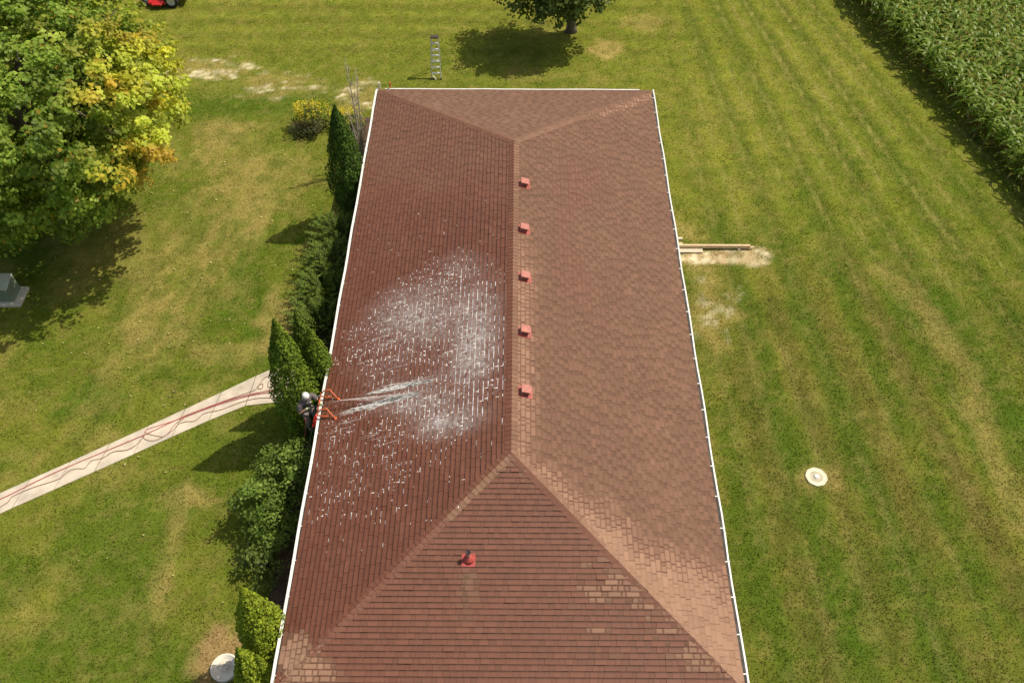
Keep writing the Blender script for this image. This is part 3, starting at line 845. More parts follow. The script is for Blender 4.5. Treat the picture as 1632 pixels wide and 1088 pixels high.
    tag(np_mesh("wash_water", V, F, f, colors=np.column_stack([a, a, a]), smooth=True), "thin whitish film of wash water spread over the left roof slope below the ridge", "water", kind="stuff")
water()

# ------------------------------------------------------------------ foliage builders
def leaf_quads(c, nrm, size, col, aspect=1.0, fold=.25, updir=None):
    """diamond leaves: c (n,3) centres, nrm (n,3) normals, size (n,)"""
    n = len(c)
    nrm = nrm / (np.linalg.norm(nrm, axis=1)[:, None] + 1e-9)
    r = RNG.normal(size=(n, 3)) if updir is None else updir
    a = r - nrm * np.sum(r * nrm, 1)[:, None]; a /= np.linalg.norm(a, axis=1)[:, None] + 1e-9
    b = np.cross(nrm, a)
    L = size[:, None]; W = L * aspect
    V = np.stack([c - a * L * .5, c + b * W * .5 + nrm * fold * W * .5 - a * L * .02, c + a * L * .5, c - b * W * .5 + nrm * fold * W * .5 - a * L * .02], 1)
    F = np.arange(n * 4).reshape(n, 4)
    return V.reshape(-1, 3), F, np.repeat(col, 4, 0)

def crown(name, center, rad, nclump, per, lsize, colfun, parent, clump_r=.5, seed=1, flat=.6, shell=(.55, 1.02), material=None, lobes=.22, zmin=None):
    rg = np.random.default_rng(seed)
    d = rg.normal(size=(nclump, 3)); d /= np.linalg.norm(d, axis=1)[:, None]
    lob = 1 + lobes * (fbm(np.arctan2(d[:, 1], d[:, 0]) * 1.9 + 9, d[:, 2] * 2.6 + seed, seed) - .5) * 2
    rr = rg.uniform(shell[0] ** 2, shell[1] ** 2, nclump) ** .5 * lob
    cc = np.array(center) + d * rr[:, None] * np.array(rad)
    if zmin is not None: cc[:, 2] = np.maximum(cc[:, 2], zmin + rg.random(nclump) * .3)
    tone = rg.uniform(.66, 1.38, nclump)
    cr = clump_r * rg.uniform(.6, 1.35, nclump)
    o = rg.normal(size=(nclump, per, 3)); o /= np.linalg.norm(o, axis=2)[..., None]
    o *= (rg.random((nclump, per, 1)) ** .45) * cr[:, None, None]; o[..., 2] *= flat
    p = cc[:, None] + o
    # leaves face up and outward
    nr = d[:, None] * .7 + o / cr[:, None, None] * .5 + np.array([0, 0, .75]) + rg.normal(size=(nclump, per, 3)) * .45
    n = nclump * per
    sz = lsize * rg.uniform(.6, 1.35, n)
    col = colfun(p.reshape(-1, 3), np.repeat(tone, per), rg)
    V, F, C = leaf_quads(p.reshape(-1, 3), nr.reshape(-1, 3), sz, col, .8)
    return np_mesh(name, V, F, material or M["leaf"], parent, colors=C), cc

def branches(mb, base, center, rad, n, r0, seed):
    rg = random.Random(seed)
    base = Vector(base); c = Vector(center)
    top = c + Vector((0, 0, rad[2] * .55))
    mid = base.lerp(top, .5) + Vector((rg.uniform(-.15, .15), rg.uniform(-.15, .15), 0))
    mb.tube([base + Vector((0, 0, -.05)), base + Vector((0, 0, .25)), base.lerp(mid, .6), mid, top], [r0 * 1.35, r0, r0 * .85, r0 * .6, r0 * .15], 10)
    for i in range(n):
        t = rg.uniform(.28, .85); s = base.lerp(mid, t * 2) if t < .5 else mid.lerp(top, t * 2 - 1)
        w = rg.uniform(0, 6.283); e = c + Vector((math.cos(w) * rad[0] * .8, math.sin(w) * rad[1] * .8, rg.uniform(-.5, .6) * rad[2]))
        m_ = s.lerp(e, .5) + Vector((0, 0, rg.uniform(.0, .4)))
        r = r0 * rg.uniform(.25, .42)
        mb.tube([s, s.lerp(m_, .5), m_, e], [r, r * .8, r * .55, r * .15], 6)

def big_tree():
    c, rad = (-17.05, 18.6, 5.95), (5.3, 5.3, 4.55)
    h = thing("maple_tree", "large leafy tree turning yellow and orange on its right side", "tree", (-17.2, 18.8, 0))
    mb = MB(); branches(mb, (-17.2, 18.8, 0), c, rad, 26, .28, 5)
    mb.build("trunk", M["bark"], h, True)
    def col(p, tone, rg):
        n = len(p)
        g = np.array((.12, .205, .022)); g2 = np.array((.30, .40, .060)); y = np.array((.56, .54, .045)); o = np.array((.52, .27, .035))
        k = rg.random(n)
        c_ = g * (1 - k[:, None]) + g2 * k[:, None]
        yy = sstep(-13.9, -11.7, p[:, 0] + .18 * (p[:, 1] - 18.6) * 0 + 1.6 * (fbm(p[:, 0] * .7 + p[:, 2] * .5, p[:, 1] * .7, 401) - .5))
        yy = np.clip(yy * 1.05 + .12 * (rg.random(n) - .5), 0, 1)
        c_ = mixc(c_, y * .55 + g2 * .6, yy * .8)
        c_ = mixc(c_, y, yy * sstep(.4, .65, fbm(p[:, 0] * .9, p[:, 1] * .9 + p[:, 2] * .9, 402)) * .65)
        yy = np.maximum(yy, 0) * (.75 + .75 * sstep(-13.3, -12.0, p[:, 0]))
        c_ = mixc(c_, o, np.clip(yy, 0, 1.3) * sstep(.48, .66, fbm(p[:, 0] * .7 + 3, p[:, 1] * .6 + p[:, 2] * .8, 403)) * .50)
        c_ = mixc(c_, o * .8, (rg.random(n) < .025) * .6)
        return c_ * tone[:, None]
    crown("crown", c, rad, 1550, 54, .16, col, h, .40, 11, .7, (.60, 1.05), lobes=.17, zmin=.7)
big_tree()

def far_tree():
    base = (2.71, 32.65, 0)
    h = thing("small_tree", "small round-headed green tree casting a dark shade on the far lawn", "tree", base)
    mb = MB(); branches(mb, base, (2.35, 31.9, 3.4), (2.3, 2.0, 1.6), 16, .24, 9)
    mb.build("trunk", M["bark"], h, True)
    def col(p, tone, rg):
        k = rg.random(len(p))[:, None]
        return (np.array((.080, .125, .024)) * (1 - k) + np.array((.145, .190, .045)) * k) * tone[:, None]
    crown("crown", (2.05, 31.75, 3.2), (2.65, 2.2, 1.75), 400, 42, .17, col, h, .42, 21, .65, (.35, 1.04), lobes=.25)
far_tree()

# columnar arborvitae: upright sprays over a lumpy cone
def arborvitae(label, base, H, R, seed, col=(.09, .14, .018), tipc=(.20, .27, .026), top=.05, lean=(0, 0), peak=.34, dens=1.0, pw=1.85):
    rg = np.random.default_rng(seed)
    h = thing("arborvitae", label, "evergreen", base, "arborvitae along the left wall")
    mb = MB(); mb.tube([(base[0], base[1], -.03), (base[0], base[1], H * .5), (base[0] + lean[0], base[1] + lean[1], H * .94)], [.07, .045, .012], 7)
    mb.build("trunk", M["bark"], h, True)
    n = int(11500 * dens * R * H / 3.0)
    t = rg.random(n)
    w = rg.uniform(0, 2 * np.pi, n)
    prof = np.where(t < peak, .74 + .26 * np.sin(t / peak * np.pi / 2), np.clip(1 - ((t - peak) / (1 - peak)) ** pw, 0, 1) * (1 - top) + top * (1 - t) * 3)
    lump = 1 + .34 * (fbm(w * 2.2 + seed, t * H * 1.7, seed) - .5) * 2 + .10 * (fbm(w * 6 + seed, t * H * 5, seed + 1) - .5) * 2
    seam = np.abs(w - np.pi) < .02
    r = R * prof * lump * (1 - .34 * rg.random(n) ** 2)
    r = np.where(rg.random(n) < .24, r * rg.uniform(.3, .75, n), r)
    x = base[0] + lean[0] * t + np.cos(w) * r; y = base[1] + lean[1] * t + np.sin(w) * r; z = .04 + t * (H - .04) + rg.normal(0, .02, n)
    out = np.column_stack([np.cos(w), np.sin(w), np.zeros(n)])
    # fans stand upright and lean outward; faces turn every way round the stem
    nrm = out * .75 + rg.normal(size=(n, 3)) * .55 + np.array([0, 0, .38])
    up = np.array([0, 0, 1.0]) + out * .40 + rg.normal(size=(n, 3)) * .22
    k = np.clip(fbm(w * 4 + seed, t * H * 3.4, seed + 2) * 1.4 - .35 + .25 * rg.normal(size=n) * .6, 0, 1)[:, None]
    c = np.array(col) * (1 - k) + np.array(tipc) * k
    c = c * rg.uniform(.75, 1.25, n)[:, None]
    V, F, C = leaf_quads(np.column_stack([x, y, z]), nrm, rg.uniform(.055, .12, n), c, .62, .2, up)
    np_mesh("foliage", V, F, M["needle"], h, colors=C)
    return h
BR = dict(col=(.16, .22, .022), tipc=(.42, .49, .040))
arborvitae("tall narrow dark arborvitae by the far left corner of the roof", (-6.22, 19.05, 0), 5.25, .64, 31, (.055, .105, .018), (.115, .185, .026), top=.10, peak=.45)
arborvitae("tallest arborvitae behind the worker, tip leaning over the concrete path", (-6.50, 8.95, 0), 5.45, .66, 32, (.10, .165, .020), (.25, .34, .034))
arborvitae("arborvitae bulging over the gutter right behind the worker", (-5.86, 9.66, 0), 4.3, .58, 33, (.10, .165, .020), (.25, .34, .034))
arborvitae("slim arborvitae squeezed at the back of the clump beside the path", (-6.30, 10.15, 0), 4.4, .42, 34, (.08, .13, .018), (.16, .23, .026))
arborvitae("broad bright yellow-green arborvitae at the near end of the wall", (-6.06, 1.50, 0), 4.75, .70, 35, **BR, peak=.26, pw=1.55)
arborvitae("smaller bright arborvitae beside the round lid with the raised rim", (-6.30, .66, 0), 3.35, .52, 36, **BR, peak=.26, pw=1.5)
arborvitae("short stubby bright arborvitae tucked closest to the near gutter", (-5.98, .72, 0), 2.75, .36, 37, **BR, peak=.26, pw=1.5)

# spreading yews: arching feathered fronds
def yew(label, base, R, H, seed):
    rg = np.random.default_rng(seed)
    h = thing("spreading_yew", label, "shrub", base, "spreading yews along the left wall")
    Cs, Ns, Us, Sz, Cl = [], [], [], [], []
    mb = MB()
    for i in range(120):
        w = rg.uniform(0, 2 * np.pi); q = rg.uniform(.25, 1.0) ** .8
        L = R * q * rg.uniform(.9, 1.2)
        b0 = np.array([base[0], base[1], .05]) + np.array([math.cos(w), math.sin(w), 0]) * rg.uniform(0, .3)
        k = 18; t = np.linspace(0, 1, k)
        rise = H * (1.15 - .55 * q) * rg.uniform(.8, 1.15)
        p = b0 + np.outer(t, np.array([math.cos(w), math.sin(w), 0]) * L) + np.outer(np.sin(t * 1.35), np.array([0, 0, rise]))
        p[:, :2] += np.outer(t ** 2, rg.normal(0, .12, 2))
        mb.tube(p[::6].tolist() + [p[-1].tolist()], [.012] * (len(p[::6])) + [.003], 4)
        for j in range(5, k):
            d = p[j] - p[j - 1]; d /= np.linalg.norm(d)
            side = np.cross(d, [0, 0, 1]); side /= np.linalg.norm(side) + 1e-9
            for sgn in (-1, 1):
                for m_ in range(2):
                    ln = .17 * (1.15 - .75 * (j / k)) * rg.uniform(.7, 1.3)
                    dirv = d * .75 + side * sgn * .8 + rg.normal(0, .18, 3)
                    dirv /= np.linalg.norm(dirv)
                    Cs.append(p[j] + dirv * ln * .5 + d * rg.uniform(-.03, .03)); Us.append(dirv)
                    Ns.append(np.cross(d, side) * -1 * np.sign(np.cross(d, side)[2] * -1) + rg.normal(0, .3, 3)); Sz.append(ln)
                    a = rg.random() * (.35 + .65 * j / k)
                    Cl.append(np.array((.075, .13, .020)) * (1 - a) + np.array((.24, .33, .05)) * a)
    mb.build("stems", M["bark"], h)
    V, F, C = leaf_quads(np.array(Cs), np.array(Ns), np.array(Sz), np.array(Cl), .30, .15, np.array(Us))
    np_mesh("foliage", V, F, M["needle"], h, colors=C)
yew("farthest spreading yew, at the foot of the lone tall arborvitae", (-6.45, 17.35, 0), 1.05, 1.35, 41)
yew("second spreading yew of the row, dark and feathery", (-6.55, 16.0, 0), 1.1, 1.3, 42)
yew("third spreading yew of the row, reaching over the dry lawn", (-6.6, 14.65, 0), 1.15, 1.3, 43)
yew("nearest spreading yew, just behind the arborvitae clump", (-6.6, 13.2, 0), 1.1, 1.25, 44)

def shrub(name, label, cat, base, parts, lsize, c1, c2, seed, stems=7, group=None, clump=.26, per=34, material=None, flower=None):
    h = thing(name, label, cat, base, group)
    mb = MB(); rg = random.Random(seed)
    for i in range(stems):
        c, r, n = parts[i % len(parts)]
        e = Vector(c) + Vector((rg.uniform(-.7, .7) * r[0], rg.uniform(-.7, .7) * r[1], rg.uniform(-.2, .7) * r[2]))
        b = Vector(base) + Vector((rg.uniform(-.1, .1), rg.uniform(-.1, .1), -.03))
        mb.tube([b, b.lerp(e, .5) + Vector((rg.uniform(-.1, .1), rg.uniform(-.1, .1), .1)), e], [.03, .02, .005], 6)
    mb.build("stems", M["bark"], h)
    Vs, Fs, Cs = [], [], []; off = 0
    for q, (c, r, n) in enumerate(parts):
        rr = np.random.default_rng(seed * 10 + q)
        d = rr.normal(size=(n, 3)); d /= np.linalg.norm(d, axis=1)[:, None]
        cc = np.array(c) + d * (rr.uniform(.15, 1.05, n) ** .5)[:, None] * np.array(r)
        cc[:, 2] = np.maximum(cc[:, 2], .12)
        o = rr.normal(size=(n, per, 3)); o /= np.linalg.norm(o, axis=2)[..., None]
        o *= rr.random((n, per, 1)) ** .5 * clump; o[..., 2] *= .6
        p = (cc[:, None] + o).reshape(-1, 3)
        nr = (d[:, None] * .6 + np.array([0, 0, .8]) + rr.normal(size=(n, per, 3)) * .5).reshape(-1, 3)
        k = rr.random((len(p), 1)); col = (np.array(c1) * (1 - k) + np.array(c2) * k) * np.repeat(rr.uniform(.7, 1.3, n), per)[:, None]
        V, F, C = leaf_quads(p, nr, lsize * rr.uniform(.6, 1.4, len(p)), col, .62)
        Vs.append(V); Fs.append(F + off); Cs.append(C); off += len(V)
    if flower:
        rr = np.random.default_rng(seed + 99)
        for (c, r, n) in flower:
            d = rr.normal(size=(n, 3)); d[:, 2] = np.abs(d[:, 2]); d /= np.linalg.norm(d, axis=1)[:, None]
            cc = np.array(c) + d * rr.uniform(.75, 1.1, n)[:, None] * np.array(r)
            p = np.repeat(cc, 16, 0) + rr.normal(size=(n * 16, 3)) * np.array((.05, .05, .09))
            k = rr.random((len(p), 1)); col = np.array((.80, .66, .05)) * (1 - k) + np.array((.66, .60, .09)) * k
            V, F, C = leaf_quads(p, rr.normal(size=(len(p), 3)) + np.array([0, 0, 1]), rr.uniform(.05, .10, len(p)), col, .7)
            Vs.append(V); Fs.append(F + off); Cs.append(C); off += len(V)
    np_mesh("foliage", np.concatenate(Vs), np.concatenate(Fs), material or M["leaf"], h, colors=np.concatenate(Cs))
    return h
shrub("broadleaf_bush", "large loose glossy-leaved bush beside the gutter in front of the worker", "shrub", (-6.85, 6.3, 0),
      [((-6.75, 6.55, 1.2), (.72, .85, .95), 62), ((-7.25, 5.85, 1.0), (.75, .75, .8), 56), ((-6.7, 5.3, .85), (.62, .7, .7), 40), ((-6.2, 7.0, 1.5), (.45, .6, .6), 26)],
      .10, (.085, .15, .022), (.26, .35, .065), 51, 12)
shrub("low_bush", "low thin leafy bush in the shade below the large glossy bush", "shrub", (-6.95, 4.4, 0),
      [((-7.15, 4.5, .55), (.6, .6, .5), 26), ((-6.75, 3.9, .45), (.4, .45, .4), 12)], .10, (.075, .12, .02), (.18, .24, .05), 52, 6, per=24)
shrub("flowering_clump", "clump of yellow-flowering stems left of the lone tall arborvitae", "plant", (-8.5, 24.9, 0),
      [((-8.6, 24.9, .5), (.95, .55, .55), 46)], .10, (.10, .13, .035), (.22, .24, .06), 53, 10, per=26, flower=[((-8.65, 25.0, .65), (.85, .45, .55), 46)],
      group="yellow flowering clumps by the far corner")
shrub("flowering_clump", "smaller yellow-flowering clump between the tall arborvitae and the bare shrub", "plant", (-7.0, 24.6, 0),
      [((-7.0, 24.6, .45), (.6, .5, .5), 24)], .10, (.10, .13, .035), (.22, .24, .06), 54, 8, per=24, flower=[((-7.0, 24.7, .6), (.55, .4, .5), 28)],
      group="yellow flowering clumps by the far corner")
shrub("dark_shrub", "low dark dull-leaved shrub at the left of the yellow flowers", "shrub", (-9.0, 24.3, 0),
      [((-8.9, 24.3, .35), (.75, .45, .38), 30)], .09, (.06, .075, .028), (.13, .13, .05), 55, 8, per=24)

def bare_shrub():
    b = (-6.2, 22.0, 0)
    h = thing("bare_sapling", "tall leafless pale sapling standing at the far left roof corner", "tree", b)
    mb = MB(); rg = random.Random(61)
    for (ex, ey, H, n) in ((-.02, .0, 5.3, 34), (.28, .15, 4.8, 30), (-.15, -.35, 3.3, 14), (.2, -.7, 2.9, 14), (.05, .5, 3.6, 14)):
        p0 = Vector((b[0] + rg.uniform(-.08, .08), b[1] + rg.uniform(-.1, .1) + ey * .4, -.03))
        top = Vector((b[0] + ex, b[1] + ey, H)); mid = p0.lerp(top, .5) + Vector((rg.uniform(-.08, .08), rg.uniform(-.08, .08), 0))
        mb.tube([p0, p0.lerp(mid, .5), mid, mid.lerp(top, .5), top], [.045, .036, .027, .018, .005], 6)
        for i in range(n):
            t = rg.uniform(.22, .92); s = p0.lerp(mid, t * 2) if t < .5 else mid.lerp(top, t * 2 - 1)
            w = rg.uniform(0, 6.283); L = rg.uniform(.35, .95) * (1.15 - t)
            e = s + Vector((math.cos(w) * L * .5, math.sin(w) * L * .5, L * 1.0))
            mb.tube([s, s.lerp(e, .5) + Vector((math.cos(w) * .05, math.sin(w) * .05, 0)), e], [.011, .008, .003], 4)
            for k in range(2):
                s2 = s.lerp(e, rg.uniform(.4, .8)); w2 = w + rg.uniform(-1.2, 1.2); l2 = L * .45
                mb.tube([s2, s2 + Vector((math.cos(w2) * l2 * .5, math.sin(w2) * l2 * .5, l2))], [.006, .002], 3)
    o = mb.build("stems", M["palebark"], h, True)
bare_shrub()

# ------------------------------------------------------------------ maize field
def corn_mesh(seed):
    rg = random.Random(seed)
    V, F, C, MI = [], [], [], []
    H = rg.uniform(1.6, 1.9)
    def strip(pts, widths, side, col):
        b = len(V)
        for p, w, s in zip(pts, widths, side):
            V.append(tuple(p - s * w)); V.append(tuple(p + s * w)); C.append(col); C.append(col)
        for i in range(len(pts) - 1): F.append((b + 2 * i, b + 2 * i + 1, b + 2 * i + 3, b + 2 * i + 2))
    for k in range(2):                                   # crossed stalk blades form the stem
        w = k * math.pi / 2
        s = Vector((math.cos(w), math.sin(w), 0))
        strip([Vector((0, 0, 0)), Vector((0, 0, H * .5)), Vector((0, 0, H))], [.018, .016, .006], [s] * 3, (.10, .14, .03))
    a0 = rg.uniform(0, 6.28)
    nl = rg.randint(11, 13)
    for i in range(nl):
        z = .25 + (H - .45) * i / (nl - 1); a = a0 + math.pi * i + rg.uniform(-.5, .5)
        L = rg.uniform(.65, .95) * (1 - .45 * abs(i / (nl - 1) - .5)); d = Vector((math.cos(a), math.sin(a), 0)); s0 = Vector((-d.y, d.x, 0))
        tw = rg.uniform(-.5, .5); pts, ws, ss = [], [], []
        rise = rg.uniform(.22, .42); drop = rg.uniform(.25, .6)
        for j in range(6):
            t = j / 5
            pts.append(Vector((0, 0, z)) + d * L * t * .85 + Vector((0, 0, L * (rise * 2.2 * t - (rise * 2.2 + drop) * t * t * .72))))
            ws.append((.038 + .018 * math.sin(t * math.pi)) * (1 - t ** 3) + .002)
            ss.append((s0 + Vector((0, 0, tw * t))).normalized())
        g = rg.random()
        dry = i < 3
        col = (.20, .16, .05) if dry and rg.random() < .6 else (.170 + .15 * g, .265 + .16 * g, .034 + .03 * g)
        strip(pts, ws, ss, col)
    for i in range(7):                                    # tassel
        a = rg.uniform(0, 6.28); d = Vector((math.cos(a), math.sin(a), 0)); s0 = Vector((-d.y, d.x, 0))
        sp = 0 if i == 0 else rg.uniform(.08, .16)
        strip([Vector((0, 0, H - .02)), Vector((0, 0, H + .14)) + d * sp * .6, Vector((0, 0, H + .27 - sp * .5)) + d * sp], [.006, .009, .004], [s0] * 3, (.34, .29, .12))
    return np.array(V), np.array(F), np.array(C)
EDGE = np.array([(14.0, 46.5), (16.7, 35.7), (17.83, 31.1), (18.95, 26.6), (19.75, 22.65), (20.35, 19.4), (20.8, 15.0), (21.0, 10.0)])
def corn_field():
    protos = [corn_mesh(700 + i) for i in range(8)]
    pts = []
    for r in range(17):
        off = .42 + r * .76
        y = 10.5
        while y < 45:
            ex = np.interp(y, EDGE[::-1, 1], EDGE[::-1, 0])
            pts.append((ex + off * 1.02 + random.gauss(0, .05), y + random.uniform(-.05, .05), r)); y += random.uniform(.20, .29) if r < 7 else random.uniform(.30, .42)
    pts = [p for p in pts if p[0] < 18.5 + .45 * p[1]]
    P = np.array(pts)
    # the ones that show largest: nearest the camera and inside the frame
    d = np.sqrt((P[:, 0] - .1) ** 2 + (P[:, 1] + 7.5) ** 2 + 23.9 ** 2) + P[:, 2] * .35
    depth = (P[:, 1] + 7.5) * math.cos(math.radians(49.639)) + 22.5 * math.sin(math.radians(49.639))
    inside = (np.abs(P[:, 0]) / depth < 816 / 1450 + .03) & (P[:, 1] < 36.5)
    order = np.argsort(np.where(inside, d, d + 100))
    meshes = []
    for i, (V, F, C) in enumerate(protos):
        meshes.append(np_mesh("corn_plant", V, F, M["corn"], 'mesh', colors=C))
    for k in order[:300]:
        o = bpy.data.objects.new("corn_plant", meshes[k % 8])
        COL.objects.link(o)
        o.location = (P[k, 0], P[k, 1], 0); s = random.uniform(.9, 1.08)
        o.scale = (s, s, s); o.rotation_euler = (random.gauss(0, .04), random.gauss(0, .04), random.uniform(0, 6.28))
        tag(o, "tall green corn plant in the nearest rows of the field at the lawn edge", "corn", "corn plants along the field edge")
    Vs, Fs, Cs = [], [], []; off = 0
    for k in order[300:]:
        V, F, C = protos[k % 8]
        a = random.uniform(0, 6.28); s = random.uniform(.9, 1.08)
        R = np.array([[math.cos(a), -math.sin(a), 0], [math.sin(a), math.cos(a), 0], [0, 0, 1]])
        Vs.append(V @ R.T * s + np.array([P[k, 0], P[k, 1], 0])); Fs.append(F + off); Cs.append(C * random.uniform(.85, 1.2)); off += len(V)
    tag(np_mesh("corn_field", np.concatenate(Vs), np.concatenate(Fs), M["corn"], colors=np.concatenate(Cs)),
        "dense green corn standing behind the edge rows", "corn field", kind="stuff")
corn_field()

# ------------------------------------------------------------------ small things on the lawn
def child(parent, mb, name, m, smooth=False):
    root = parent
    while root.parent: root = root.parent
    o = mb.build(name, m, root, smooth)
    if parent is not root:
        o.parent = parent; o.matrix_parent_inverse = Matrix.Identity(4)
    return o

def lids():
    c = (9.33, 7.45, 0)
    h = thing("tank_lid", "round pale concrete lid with a white centre knob on the right lawn", "lid", c)
    jit = [1 + .02 * math.sin(k * 1.7) + random.uniform(-.008, .008) for k in range(32)]
    child(h, MB().lathe(c, [(.33, -.02), (.33, .035), (.32, .045), (.305, .045), (.298, .036)], 32, jit=jit), "rim", M["lidrim"])
    child(h, MB().lathe(c, [(.297, .0), (.297, .034), (.15, .037)], 32, jit=jit), "cover", M["lid"])
    child(h, MB().lathe(c, [(.075, .0), (.078, .06), (.05, .075), (.02, .078)], 14), "knob", M["knob"], True)
    c = (-7.53, 1.43, 0)
    h = thing("riser_lid", "large round concrete lid with a raised rim beside the near arborvitae", "lid", c)
    child(h, MB().lathe(c, [(.36, -.02), (.37, .10), (.375, .135), (.36, .15), (.325, .15), (.315, .11)], 40), "rim", M["riserrim"], True)
    child(h, MB().lathe(c, [(.314, .0), (.314, .105), (.18, .112), (.17, .115)], 40), "cover", M["riser"])
    child(h, MB().lathe(c, [(.10, .10), (.10, .135), (.085, .145), (.05, .145), (.045, .13)], 20), "boss", M["riser"], True)
lids()

def cabinet():
    h = thing("utility_cabinet", "green metal utility cabinet on a concrete pad in the tree's shade", "cabinet", (-18.25, 14.8, 0))
    x0, x1, y0, y1 = -19.0, -17.58, 14.33, 15.26
    child(h, MB().box(((x0 + x1) / 2, (y0 + y1) / 2, .04), (x1 - x0, y1 - y0, .14), bev=.012), "pad", M["pad"])
    bx0, bx1, by0, by1, z0, z1 = -18.85, -17.82, 14.47, 15.16, .11, .86
    mb = MB(); i = .02
    vs = [(bx0, by0, z0), (bx1, by0, z0), (bx1, by1, z0), (bx0, by1, z0), (bx0 + i, by0 + i, z1 - .14), (bx1 - i, by0 + i, z1 - .14), (bx1 - i, by1, z1 - .02), (bx0 + i, by1, z1 - .02)]
    mb.add(vs, [(0, 1, 5, 4), (1, 2, 6, 5), (2, 3, 7, 6), (3, 0, 4, 7), (4, 5, 6, 7)])
    child(h, mb, "body", M["green"])
    sl_ = math.atan2(.12, by1 - by0)
    R = Matrix.Rotation(sl_, 3, 'X')
    for k, (cx_, w) in enumerate(((-18.60, .50), (-18.08, .50))):
        child(h, MB().box((cx_, (by0 + by1) / 2, z1 - .06), (w, .72, .045), R, bev=.01), "lid", M["skylit"])
    child(h, MB().box((-17.9, by0 + .03, z1 - .13), (.07, .02, .05)).tube([(-17.93, by0 - .0, z1 - .16), (-17.9, by0 - .015, z1 - .20), (-17.87, by0, z1 - .16)], .008, 6), "latch", M["lock"])
cabinet()

def boards():
    specs = [((6.2, 17.50, .0), 2.72, .09, .14, "lumber", "long raised tan board lying out from under the right eave", .055),
             ((6.0, 17.33, .0), 1.12, .19, .04, "lumber2", "short wide pale board flat beside the long board", .03),
             ((5.9, 17.86, .0), .50, .11, .09, "lumber2", "short board stub poking from under the eave, farthest from the long board", .12),
             ((5.9, 17.62, .0), .48, .10, .07, "lumber", "short board stub poking from under the eave, next to the long board", .10)]
    for (x, y, _), L, w, t, mt, lab, z in specs:
        mb = MB(); mb.box((x + L / 2, y, z + t / 2), (L, w, t), bev=.004)
        if L > 2: mb.box((x + L + .06, y - .03, z + t / 2 - .02), (.16, .07, .05), Matrix.Rotation(.2, 3, 'Z'))
        o = mb.build("lumber_board", M[mt]); tag(o, lab, "board", "boards by the right eave")
    for x in (6.9, 8.5):
        mb = MB(); mb.box((x, 17.5, .026), (.09, .2, .06)); tag(mb.build("wood_block", M["lumber2"]), "small wood block under the long board, " + ("nearer the house" if x < 7 else "nearer the free end"), "block")
boards()

def step_ladder():
    bx, by = -3.6, 28.55
    h = thing("step_ladder", "aluminium step ladder standing open on the far lawn", "ladder", (bx, by, 0))
    H = 1.83; dep = .95
    def fr(s, t): return Vector((bx + s * (.215 - .055 * t), by + dep * .5 * t, H * t))
    def bk(s, t): return Vector((bx + s * (.20 - .05 * t), by + dep - dep * .42 * t, H * t))
    for s in (-1, 1):
        child(h, MB().tube([fr(s, 0), fr(s, .98)], .028, 6), "rail", M["alu"])
        child(h, MB().tube([bk(s, 0), bk(s, .97)], .02, 6), "back_leg", M["alu"])
        child(h, MB().box(fr(s, 0) + Vector((0, 0, .03)), (.08, .10, .06)), "foot", M["dkplastic"])
    for k in range(1, 7):
        t = k / 7.0; a = fr(-1, t); b = fr(1, t)
        child(h, MB().box((a + b) / 2 + Vector((0, .02, 0)), ((b - a).length, .10, .035)), "step", M["step"])
    for t in (.25, .55, .8):
        a, b = bk(-1, t), bk(1, t); child(h, MB().tube([a, b], .012, 6), "brace", M["alu"])
    child(h, MB().box((bx, by + dep * .52, H + .02), (.37, .22, .07), bev=.012), "top_cap", M["dkplastic"])
    child(h, MB().tube([fr(-1, .1) + Vector((.05, -.02, 0)), fr(-1, 0) + Vector((.22, -.08, .03))], .022, 6), "spreader", M["step"])
step_ladder()

